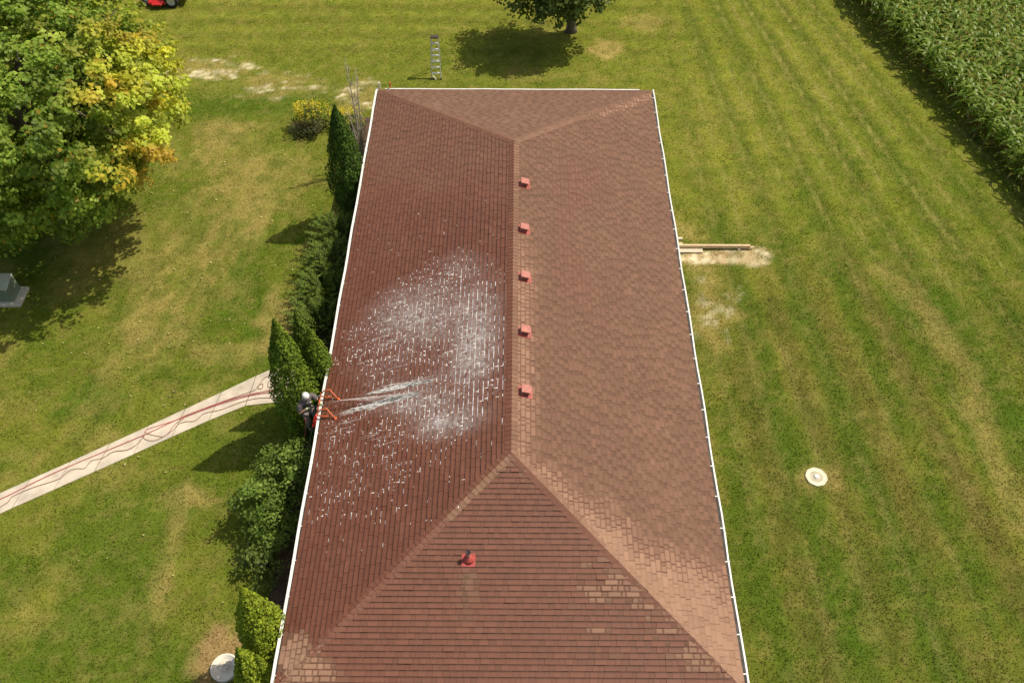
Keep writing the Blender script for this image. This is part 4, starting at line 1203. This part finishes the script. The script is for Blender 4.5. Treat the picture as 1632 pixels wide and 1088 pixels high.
def mower():
    cx, cy = -17.35, 35.25
    h = thing("riding_mower", "red and grey riding mower at the far end of the lawn behind the big tree", "mower", (cx, cy, 0))
    def wheel(x, y, r, w):
        mb = MB()
        n = 24; prof = [(r * .62, -w / 2), (r * .93, -w / 2), (r, -w * .3), (r, w * .3), (r * .93, w / 2), (r * .62, w / 2)]
        vs, fs = [], []
        for (pr, py) in prof:
            for k in range(n): a = 2 * math.pi * k / n; vs.append((x + pr * math.cos(a), y + py, r + pr * math.sin(a)))
        for i in range(len(prof) - 1):
            for k in range(n): j = (k + 1) % n; fs.append((i * n + k, i * n + j, i * n + n + j, i * n + n + k))
        mb.add(vs, fs); wo = child(h, mb, "wheel", M["black"], True)
        mb = MB(); vs, fs = [], []
        prof = [(.01, -w * .2), (r * .2, -w * .28), (r * .3, -w * .2), (r * .55, -w * .25), (r * .63, -w * .46), (r * .63, w * .46), (.01, w * .3)]
        for (pr, py) in prof:
            for k in range(n): a = 2 * math.pi * k / n; vs.append((x + pr * math.cos(a), y + py, r + pr * math.sin(a)))
        for i in range(len(prof) - 1):
            for k in range(n): j = (k + 1) % n; fs.append((i * n + k, i * n + j, i * n + n + j, i * n + n + k))
        mb.add(vs, fs); child(wo, mb, "rim", M["rim"], True)
    for s in (-1, 1):
        wheel(cx + .15, cy + s * .48, .34, .30); wheel(cx - 1.25, cy + s * .42, .17, .14)
    child(h, MB().box((cx - .55, cy, .26), (.95, 1.30, .16), bev=.05).box((cx - .55, cy - .70, .25), (.5, .18, .10), bev=.02), "deck", M["redp"])
    child(h, MB().box((cx - .55, cy, .48), (1.7, .5, .12), bev=.02).box((cx - 1.25, cy, .40), (.12, .9, .10)), "frame", M["greyp"])
    child(h, MB().box((cx + .42, cy, .62), (.62, .62, .45), bev=.05).box((cx + .8, cy, .42), (.22, .9, .10), bev=.02), "engine", M["greyp"])
    child(h, MB().box((cx + .05, cy + .36, .74), (.62, .2, .22), bev=.05).box((cx + .05, cy - .36, .74), (.62, .2, .22), bev=.05), "fender", M["redp"])
    child(h, MB().box((cx - .15, cy, .72), (.5, .5, .14), bev=.05).box((cx + .12, cy, .98), (.14, .5, .48), Matrix.Rotation(.2, 3, 'Y'), bev=.05), "seat", M["seat"])
    for s in (-1, 1):
        child(h, MB().tube([(cx - .3, cy + s * .32, .6), (cx - .38, cy + s * .33, 1.0), (cx - .5, cy + s * .12, 1.06)], .017, 6), "lever", M["black"])
        child(h, MB().tube([(cx + .45, cy + s * .42, .6), (cx + .45, cy + s * .42, 1.6), (cx + .45, cy, 1.75)], .025, 6), "roll_bar", M["black"])
mower()

# ------------------------------------------------------------------ ladders on the house
def ladder_work():
    ly = 8.02; fx, fz, tx, tz = -6.42, .0, -5.60, 2.78
    h = thing("extension_ladder", "dark-railed extension ladder with orange stand-off hooks leaning on the left gutter", "ladder", (fx, ly, 0))
    def P_(s, t, off=0): return Vector((fx + (tx - fx) * t + off, ly + s * .23, tz * t))
    for s in (-1, 1):
        child(h, MB().tube([P_(s, 0), P_(s, 1.06)], .032, 6), "rail", M["fibre"])
        child(h, MB().box(P_(s, 0) + Vector((0, 0, .02)), (.12, .07, .05)), "foot", M["black"])
    for k in range(1, 10):
        child(h, MB().tube([P_(-1, k / 10), P_(1, k / 10)], .016, 6), "rung", M["alu"])
    # stand-off: crossbar with two looped arms resting on the shingles
    child(h, MB().tube([(tx + .03, ly - .42, tz + .02), (tx + .03, ly + .44, tz + .02)], .02, 6), "crossbar", M["orange"])
    for s, yy in ((-1, ly - .30), (1, ly + .38)):
        mb = MB()
        r = lambda x, hh: roof_pt(x, 0, hh).z
        mb.tube([(tx + .03, yy, tz + .02), (tx + .16, yy + .02, tz + .20), (tx + .33, yy + .02, tz + .24), (tx + .48, yy - .09, r(tx + .48, .12)), (tx + .57, yy - .17, r(tx + .57, .035))], .020, 7)
        mb.tube([(tx + .03, yy - .05, tz + .02), (tx + .25, yy - .08, r(tx + .25, .10)), (tx + .38, yy - .08, r(tx + .38, .12))], .022, 7)
        mb.box((tx + .57, yy - .17, r(tx + .57, .03)), (.09, .09, .03), Matrix.Rotation(-SLOPE, 3, 'Y'))
        child(h, mb, "standoff_arm", M["orange"], True)
    # red coupler and folded strap hanging at the gutter
    y2 = ly - .42
    mb = MB()
    mb.tube([(tx + .02, y2 + .12, tz + .03), (tx - .05, y2, tz - .06), (tx - .10, y2 - .12, tz - .22), (tx - .06, y2 - .14, tz - .24), (tx - .01, y2 - .04, tz - .1), (tx + .03, y2 + .08, tz + .0)], .018, 7)
    mb.tube([(tx - .09, y2 - .12, tz - .2), (tx - .11, y2 - .15, tz - .30)], .015, 7)
    child(h, mb, "strap", M["redp"], True)
ladder_work()
def ladder_far():
    y = LEN + .15
    h = thing("extension_ladder", "ladder whose orange and white rail tips stick up over the far gutter", "ladder", (-5.2, y + .8, 0))
    for x, m in ((-5.43, "white"), (-5.0, "orange")):
        child(h, MB().tube([(x, y + .85, 0), (x, y + .02, 2.6), (x, y - .04, 2.92)], .035, 6), "rail", M[m])
    for k in range(1, 9):
        t = k / 9; child(h, MB().tube([(-5.43, y + .85 - .83 * t, 2.6 * t), (-5.0, y + .85 - .83 * t, 2.6 * t)], .016, 6), "rung", M["alu"])
ladder_far()

# ------------------------------------------------------------------ hoses on the path
def smooth_line(pts, n):
    P = np.array(pts, float); m = len(P)
    out = []
    for i in range(m - 1):
        p0, p1, p2, p3 = P[max(i - 1, 0)], P[i], P[i + 1], P[min(i + 2, m - 1)]
        for t in np.linspace(0, 1, n, endpoint=False):
            out.append(.5 * ((2 * p1) + (-p0 + p2) * t + (2 * p0 - 5 * p1 + 4 * p2 - p3) * t * t + (-p0 + 3 * p1 - 3 * p2 + p3) * t ** 3))
    out.append(P[-1]); return [tuple(o) for o in out]
def hoses():
    zz = .042
    def hose(name, pts, r, m, lab):
        p = [(x, y, z[0] if z else zz) for x, y, *z in pts]
        mb = MB(); mb.tube(smooth_line(p, 6), r, 6); tag(mb.build(name, m, smooth=True), lab, "hose", "hoses along the path")
    hose("pressure_hose", [(-22, 2.3), (-17.0, 5.5), (-15.41, 6.47), (-13.96, 7.49), (-11.69, 8.84), (-10.58, 9.58), (-9.73, 10.03), (-8.95, 10.37), (-8.38, 10.54), (-7.73, 10.67), (-7.2, 10.5), (-6.95, 9.9), (-6.9, 9.0), (-6.6, 8.4, .3), (-6.3, 7.9, 1.0), (-6.12, 7.88, 1.7), (-6.05, 8.0, 2.2)], .015, M["hose"], "red hose running straight along the path to the ladder")
    hose("doubled_hose", [(-11.65, 8.93), (-11.63, 9.06), (-11.11, 9.29), (-10.60, 9.53), (-9.75, 9.97), (-8.97, 10.30), (-8.40, 10.48), (-7.7, 10.58), (-7.0, 10.55)], .013, M["hose"], "shorter red hose lying doubled against the long red one")
    hose("supply_hose", [(-22, 1.8), (-17, 5.0), (-15.3, 6.21), (-15.05, 6.57), (-14.79, 6.76), (-14.45, 6.94), (-14.05, 7.11), (-13.82, 7.24), (-13.62, 7.50), (-13.41, 7.58), (-13.18, 7.60), (-13.05, 7.86), (-12.73, 7.98), (-12.46, 8.21), (-12.06, 8.28), (-11.83, 8.47), (-11.68, 8.77), (-11.59, 8.88), (-11.28, 8.81), (-11.04, 8.79), (-10.91, 8.97), (-10.8, 9.26), (-10.57, 9.50)], .011, M["hose2"], "thin dark hose wandering along the lower side of the path")
    hose("return_hose", [(-11.62, 8.90), (-11.69, 8.77), (-11.53, 8.65), (-11.29, 8.63), (-11.04, 8.79), (-10.81, 9.04), (-10.69, 9.27), (-10.47, 9.37), (-10.18, 9.41), (-9.96, 9.69), (-9.45, 9.85), (-8.91, 10.13), (-8.33, 10.32), (-7.49, 10.34), (-6.9, 10.4)], .010, M["hose2"], "thin dark hose with a small loop, hugging the lower path edge near the house")
    hose("coiled_hose", [(-10.50, 9.62), (-9.78, 10.02), (-8.96, 10.43), (-8.52, 10.64), (-8.43, 10.83), (-8.29, 10.91), (-8.28, 10.72), (-8.42, 10.76), (-8.3, 11.14), (-8.11, 11.24), (-7.94, 11.13), (-7.94, 10.82), (-8.09, 10.80), (-8.1, 11.03), (-7.87, 11.11), (-7.3, 11.0)], .010, M["hose2"], "dark hose that ends in loose loops at the house end of the path")
hoses()

# ------------------------------------------------------------------ the worker
def skin_body(name, chains, parent, m, sub=2, root=0):
    """chains: list of lists of (key, pos, radius); shared keys join; returns one smooth mesh"""
    idx, vs, rs, es = {}, [], [], []
    for ch in chains:
        prev = None
        for key, p, r in ch:
            if key not in idx:
                idx[key] = len(vs); vs.append(p); rs.append(r)
            k = idx[key]
            if prev is not None: es.append((prev, k))
            prev = k
    me = bpy.data.meshes.new(name + "_skeleton"); me.from_pydata(vs, es, [])
    o = bpy.data.objects.new(name + "_skeleton", me); COL.objects.link(o)
    sk = o.modifiers.new("skin", 'SKIN'); sk.use_smooth_shade = True; sk.branch_smoothing = .4
    for k, v in enumerate(me.skin_vertices[0].data):
        r = rs[k]; v.radius = r if isinstance(r, tuple) else (r, r); v.use_root = (k == root)
    ss = o.modifiers.new("sub", 'SUBSURF'); ss.levels = sub; ss.render_levels = sub
    dg = bpy.context.evaluated_depsgraph_get()
    nm = bpy.data.meshes.new_from_object(o.evaluated_get(dg)); nm.name = name
    bpy.data.objects.remove(o); bpy.data.meshes.remove(me)
    nm.materials.clear()
    nm.polygons.foreach_set("use_smooth", [True] * len(nm.polygons))
    return link_mesh(name, nm, m, parent)

def worker():
    # joints in world space; the worker stands on the ladder facing the roof and the camera
    F = Vector((.78, -.62, 0)).normalized(); Lf = Vector((.62, .78, 0)).normalized()   # forward, his left
    pel = Vector((-6.05, 8.30, 2.28))
    def J(f, l, u): return pel + F * f + Lf * l + Vector((0, 0, u))
    j = dict(pel=J(0, 0, 0), bel=J(.0, 0, .17), chest=J(.05, 0, .36), ub=J(.08, 0, .47), neck=J(.10, 0, .56), head0=J(.14, -.01, .65), head1=J(.17, -.015, .76),
             shR=J(.08, -.235, .47), elR=Vector((-6.17, 7.94, 2.50)), wrR=Vector((-5.94, 7.99, 2.66)), haR=Vector((-5.86, 8.0, 2.70)),
             shL=J(.08, .235, .47), elL=Vector((-5.62, 8.30, 2.66)), wrL=Vector((-5.51, 8.07, 2.83)), haL=Vector((-5.49, 7.985, 2.86)),
             hipR=J(.0, -.10, -.04), knR=J(.13, -.13, -.42), anR=J(.04, -.12, -.80), toR=J(.20, -.14, -.85),
             hipL=J(.0, .10, -.04), knL=J(.20, .13, -.38), anL=J(.14, .12, -.72), toL=J(.30, .13, -.77))
    h = thing("person", "person in dark shirt and white cap on a ladder, spraying the roof", "person", (pel.x, pel.y, 1.3))
    k = lambda n, r: (n, tuple(j[n]), r)
    skin_body("body", [[k("pel", .12), k("bel", .115), k("chest", .13), k("ub", .11), k("neck", .055), k("head0", .075), k("head1", .085)],
                       [k("ub", .1), k("shR", .062), k("elR", .045), k("wrR", .03)], [k("ub", .1), k("shL", .062), k("elL", .045), k("wrL", .03)],
                       [k("pel", .1), k("hipR", .09), k("knR", .06), k("anR", .042), k("toR", .03)], [k("pel", .1), k("hipL", .09), k("knL", .06), k("anL", .042), k("toL", .03)]], h, M["skin"])
    mid = lambda a, b, t: tuple(j[a].lerp(j[b], t))
    skin_body("shirt", [[("w", tuple(j["pel"] + Vector((0, 0, -.06))), (.165, .145)), ("b", tuple(j["bel"]), (.165, .150)), ("c", tuple(j["chest"]), (.195, .160)), ("u", tuple(j["ub"]), (.13, .12)), ("n", mid("ub", "neck", .55), .075)],
                        [("u", tuple(j["ub"]), .13), ("sR", tuple(j["shR"]), .100), ("eR", mid("shR", "elR", .8), .082)],
                        [("u", tuple(j["ub"]), .13), ("sL", tuple(j["shL"]), .100), ("eL", mid("shL", "elL", .8), .082)]], h, M["shirt"])
    skin_body("trousers", [[("p", tuple(j["pel"] + Vector((0, 0, -.02))), (.15, .13)), ("hR", tuple(j["hipR"] + Vector((0, 0, -.06))), .115), ("kR", tuple(j["knR"]), .085), ("aR", mid("knR", "anR", .95), .075)],
                           [("p", tuple(j["pel"]), .15), ("hL", tuple(j["hipL"] + Vector((0, 0, -.06))), .115), ("kL", tuple(j["knL"]), .085), ("aL", mid("knL", "anL", .95), .075)]], h, M["trouser"])
    for a, t in (("anR", "toR"), ("anL", "toL")):
        skin_body("boot", [[("a", tuple(j[a] + Vector((0, 0, .06))), .062), ("h", tuple(j[a] + Vector((0, 0, -.04))), .06), ("t", tuple(j[t]), (.052, .042))]], h, M["boots"])
    # head: face features, beard, cap
    hc = j["head0"].lerp(j["head1"], .55)
    fd = (F * .9 + Vector((0, 0, -.42))).normalized(); hl = Lf; hu = fd.cross(hl).normalized(); hu = hu if hu.z > 0 else -hu
    def H(f, l, u): return hc + fd * f + hl * l + hu * u
    child(h, MB().tube([H(.085, 0, .03), H(.108, 0, -.005), H(.095, 0, -.02)], [.008, .016, .012], 6), "nose", M["skin"], True)
    for s in (-1, 1):
        child(h, MB().lathe(tuple(H(.082, s * .034, .028)), [(.002, -.009), (.010, -.003), (.010, .003), (.002, .009)], 8), "eye", M["dkplastic"], True)
        child(h, MB().tube([H(-.005, s * .088, .03), H(-.012, s * .096, .0), H(-.002, s * .088, -.03)], [.012, .016, .010], 6), "ear", M["skin"], True)
    skin_body("beard", [[("a", tuple(H(.02, -.075, -.03)), .03), ("b", tuple(H(.075, -.04, -.062)), .034), ("c", tuple(H(.088, 0, -.075)), .038), ("d", tuple(H(.075, .04, -.062)), .034), ("e", tuple(H(.02, .075, -.03)), .03)]], h, M["beard"], 1)
    # cap: a dome and a brim
    mb = MB(); vs, fs = [], []; n, R_ = 20, 7
    for i in range(R_):
        a = (i / (R_ - 1)) * math.pi / 2
        for k_ in range(n):
            w = 2 * math.pi * k_ / n
            vs.append(H(math.cos(w) * .114 * math.cos(a) - .012, math.sin(w) * .105 * math.cos(a), .035 + .098 * math.sin(a)))
    for i in range(R_ - 1):
        for k_ in range(n):
            q = (k_ + 1) % n; fs.append((i * n + k_, i * n + q, i * n + n + q, i * n + n + k_))
    mb.add(vs, fs); cap = child(h, mb, "cap", M["cap"], True)
    mb = MB(); vs = []
    for z_ in (.036, .048):
        for k_ in range(9):
            w = -1.1 + 2.2 * k_ / 8; vs.append(H(math.cos(w) * .10 - .012, math.sin(w) * .102, z_)); vs.append(H(.02 + math.cos(w) * .165, math.sin(w) * .098, z_ - .022 + .004))
    fs = []
    for b in (0, 18):
        for k_ in range(8): fs.append((b + 2 * k_, b + 2 * k_ + 1, b + 2 * k_ + 3, b + 2 * k_ + 2))
    for k_ in range(8): fs.append((2 * k_ + 1, 2 * k_ + 3, 18 + 2 * k_ + 3, 18 + 2 * k_ + 1))
    mb.add(vs, fs); child(cap, mb, "brim", M["dkplastic"])
    # pale print on the chest
    # the wand: from the rear hand past the front hand, out over the roof
    g0 = j["haR"] + Vector((0, 0, .0)); tip = Vector((-5.02, 7.92, 2.99))
    front = j["haL"]
    axis = (front - g0).normalized()
    w = thing("spray_wand", "long thin pressure-washer wand held by the worker over the gutter", "wand", tuple(g0))
    child(w, MB().tube([g0 - axis * .12, front, front + axis * .05], [.02, .017, .012], 8), "handle", M["black"], True)
    end = front + axis * .62
    child(w, MB().tube([front + axis * .05, end], .011, 8), "lance", M["greyp"], True)
    child(w, MB().tube([end, end + axis * .07], [.018, .012], 8), "nozzle", M["lock"], True)
    child(w, MB().tube([g0 - axis * .02, g0 - axis * .05 + Vector((0, 0, -.10))], .015, 6), "trigger_grip", M["black"], True)
    # gloved hands: palm, four fingers curled round the wand, thumb
    for nm, wr, pd in (("R", j["wrR"], g0), ("L", j["wrL"], front)):
        mb = MB()
        ax = axis; to = (pd - wr).normalized(); sd = ax.cross(to).normalized()
        pc = pd - to * .035 + Vector((0, 0, -.012))
        hand = skin_body("glove", [[("w", tuple(wr - to * .03), .042), ("m", tuple(wr.lerp(pc, .6)), (.038, .044)), ("p", tuple(pc), (.034, .048))]], h, M["glove"])
        for q, ln in zip((-.036, -.012, .012, .036), (.85, 1.0, .95, .75)):
            b = pc + ax * q
            fo = MB().tube([b, b + to * .045 * ln + sd * .024, b + to * .07 * ln + sd * .004, b + to * .058 * ln - sd * .022], [.013, .012, .011, .008], 7)
            o = child(h, fo, "finger", M["glove"], True); o.parent = hand; o.matrix_parent_inverse = Matrix.Identity(4)
        o = child(h, MB().tube([pc + ax * .03 - sd * .01, pc + ax * .055 - sd * .025 + to * .02, pc + ax * .05 - sd * .03 + to * .055], [.015, .013, .009], 7), "thumb", M["glove"], True)
        o.parent = hand; o.matrix_parent_inverse = Matrix.Identity(4)
    # tag on the shirt
    mb = MB(); c = j["chest"] + F * .158 + Lf * .06 + Vector((0, 0, .05))
    mb.box(c, (.012, .06, .03), Matrix((F, Lf, (0, 0, 1))).transposed()); child(h, mb, "shirt_print", M["shirtlogo"])
    return end + axis * .07, axis
nozzle, waxis = worker()

def spray():
    m = bpy.data.materials.new("spray"); m.use_nodes = True
    nt = m.node_tree; b = nt.nodes["Principled BSDF"]; out = nt.nodes["Material Output"]
    b.inputs["Base Color"].default_value = (.97, .94, .90, 1); b.inputs["Roughness"].default_value = .95; b.inputs["Specular IOR Level"].default_value = 0.0
    tc = nt.nodes.new("ShaderNodeTexCoord"); mp = nt.nodes.new("ShaderNodeMapping"); mp.inputs["Scale"].default_value = (6, 34, 20)
    nz = nt.nodes.new("ShaderNodeTexNoise"); nz.inputs["Scale"].default_value = 1.0; nz.inputs["Detail"].default_value = 6
    nt.links.new(tc.outputs["Object"], mp.inputs["Vector"]); nt.links.new(mp.outputs[0], nz.inputs["Vector"])
    mr = nt.nodes.new("ShaderNodeMapRange"); mr.inputs[1].default_value = .38; mr.inputs[2].default_value = .64; mr.inputs[3].default_value = .05; mr.inputs[4].default_value = 1.3
    nt.links.new(nz.outputs["Fac"], mr.inputs[0])
    at = nt.nodes.new("ShaderNodeAttribute"); at.attribute_name = "tint"
    sp = nt.nodes.new("ShaderNodeSeparateColor"); nt.links.new(at.outputs["Color"], sp.inputs[0])
    mu = nt.nodes.new("ShaderNodeMath"); mu.operation = 'MULTIPLY'; mu.use_clamp = True
    nt.links.new(sp.outputs[0], mu.inputs[0]); nt.links.new(mr.outputs[0], mu.inputs[1])
    tr = nt.nodes.new("ShaderNodeBsdfTransparent"); mx = nt.nodes.new("ShaderNodeMixShader")
    tl = nt.nodes.new("ShaderNodeBsdfTranslucent"); tl.inputs[0].default_value = (.95, .95, .94, 1)
    m2 = nt.nodes.new("ShaderNodeMixShader"); m2.inputs[0].default_value = .55
    nt.links.new(b.outputs[0], m2.inputs[1]); nt.links.new(tl.outputs[0], m2.inputs[2])
    nt.links.new(mu.outputs[0], mx.inputs[0]); nt.links.new(tr.outputs[0], mx.inputs[1]); nt.links.new(m2.outputs[0], mx.inputs[2]); nt.links.new(mx.outputs[0], out.inputs[0])
    rg = random.Random(5); V, F, C = [], [], []
    def ribbon(pts, wid, nrm, alpha):
        k = len(pts); b0 = len(V)
        for i, p in enumerate(pts):
            t = (pts[min(i + 1, k - 1)] - pts[max(i - 1, 0)]).normalized(); sd = t.cross(nrm).normalized()
            for q, a in ((-1, 0), (-.45, .8), (0, 1), (.45, .8), (1, 0)):
                V.append(tuple(p + sd * q * wid[i] + Vector(nrm) * (-.25 * wid[i] * q * q))); C.append((alpha[i] * a,) * 3)
        for i in range(k - 1):
            for q in range(4): F.append((b0 + i * 5 + q, b0 + i * 5 + q + 1, b0 + i * 5 + 5 + q + 1, b0 + i * 5 + 5 + q))
    n0 = Vector(nozzle); RN = Vector((-SN, 0, CS))
    for i in range(6):                                    # the jet: soft overlapping fans
        e = roof_pt(rg.uniform(-3.9, -2.5), 7.95 + rg.gauss(0, .05), .06)
        pts = [n0.lerp(e, t) + Vector((0, 0, .10 * t * (1 - t))) for t in (0, .15, .35, .6, .8, 1)]
        w = rg.uniform(0, 3.14); nr = (RN + Vector((0, rg.uniform(-.4, .4), 0))).normalized()
        ribbon(pts, [.008, .014, .03, .06, .10, .13], nr, [.9, .65, .42, .36, .30, 0])
    for i in range(84):                                   # ragged sheets skating up the shingles
        k3 = 2 if i >= 44 else i % 2
        if k3 == 0: x0, y0, sl_ = rg.uniform(-4.35, -3.7), 8.22, .05
        elif k3 == 1: x0, y0, sl_ = rg.uniform(-5.1, -4.0), 7.72 , .12
        else:
            x0, y0 = rg.choice(((-4.9, 9.7), (-4.6, 10.2), (-4.3, 10.8), (-4.0, 9.9), (-3.3, 10.5), (-2.4, 9.2), (-1.7, 10.4), (-4.8, 9.4), (-3.6, 9.4), (-3.0, 11.2), (-4.9, 7.2), (-4.2, 6.6))); sl_ = .22
            y0 += rg.gauss(0, .18); x0 += rg.gauss(0, .25)
        L = rg.uniform(.8, 1.9) if k3 < 2 else rg.uniform(.35, 1.1)
        if k3 < 2: y0 += rg.gauss(0, .05) + (x0 + 4.6) * sl_
        pts = [roof_pt(x0 + L * t, y0 + sl_ * L * t + .03 * math.sin(t * 5 + i), .035) for t in (0, .25, .5, .75, 1)]
        ww = rg.uniform(.022, .055) if k3 < 2 else rg.uniform(.010, .026)
        ribbon(pts, [ww * .3, ww, ww * 1.2, ww, ww * .6], RN, [.2, .9, .8, .55, 0] if k3 < 2 else [0, .55, .5, .3, 0])
    for i in range(420):                                   # drops in the air and bouncing off
        x = rg.uniform(-4.9, -1.4); y = 7.9 + rg.gauss(0, .22 + .10 * (x + 4.9)); p = roof_pt(x, y, abs(rg.gauss(.04, .16)) + .02); r = rg.uniform(.004, .009)
        b0 = len(V)
        for d in ((r, 0, 0), (-r, 0, 0), (0, r, 0), (0, -r, 0), (0, 0, r), (0, 0, -r)): V.append(tuple(p + Vector(d))); C.append((1.5,) * 3)
        for f in ((0, 2, 4, 4), (2, 1, 4, 4), (1, 3, 4, 4), (3, 0, 4, 4), (2, 0, 5, 5), (1, 2, 5, 5), (3, 1, 5, 5), (0, 3, 5, 5)): F.append(tuple(b0 + q for q in f))
    me = bpy.data.meshes.new("water_spray"); me.from_pydata(V, [], [tuple(dict.fromkeys(f)) for f in F])
    at = me.attributes.new("tint", 'FLOAT_COLOR', 'POINT'); at.data.foreach_set("color", np.column_stack([np.array(C), np.ones(len(C))]).astype(np.float32).ravel())
    me.polygons.foreach_set("use_smooth", [True] * len(me.polygons))
    tag(link_mesh("water_spray", me, m), "white jet of water fanning from the wand across the roof", "spray", kind="stuff")
spray()

def fallen_leaves():
    n = 520
    x = RNG.uniform(-18, -6.9, n); y = RNG.uniform(3, 27, n)
    k = ~near_path(x, y) & (RNG.random(n) < np.clip(1.2 - np.hypot(x + 14, y - 19) / 14, .15, 1)); x, y = x[k], y[k]; n = len(x)
    c = np.array((.55, .48, .22)) * RNG.uniform(.6, 1.3, n)[:, None]
    V, F, C = leaf_quads(np.column_stack([x, y, RNG.uniform(.035, .05, n)]), np.array([0, 0, 1.0]) + RNG.normal(0, .3, (n, 3)), RNG.uniform(.05, .10, n), c, .8)
    tag(np_mesh("fallen_leaves", V, F, M["leaf"], colors=C), "scattered pale fallen leaves on the left lawn", "leaves", kind="stuff")
fallen_leaves()
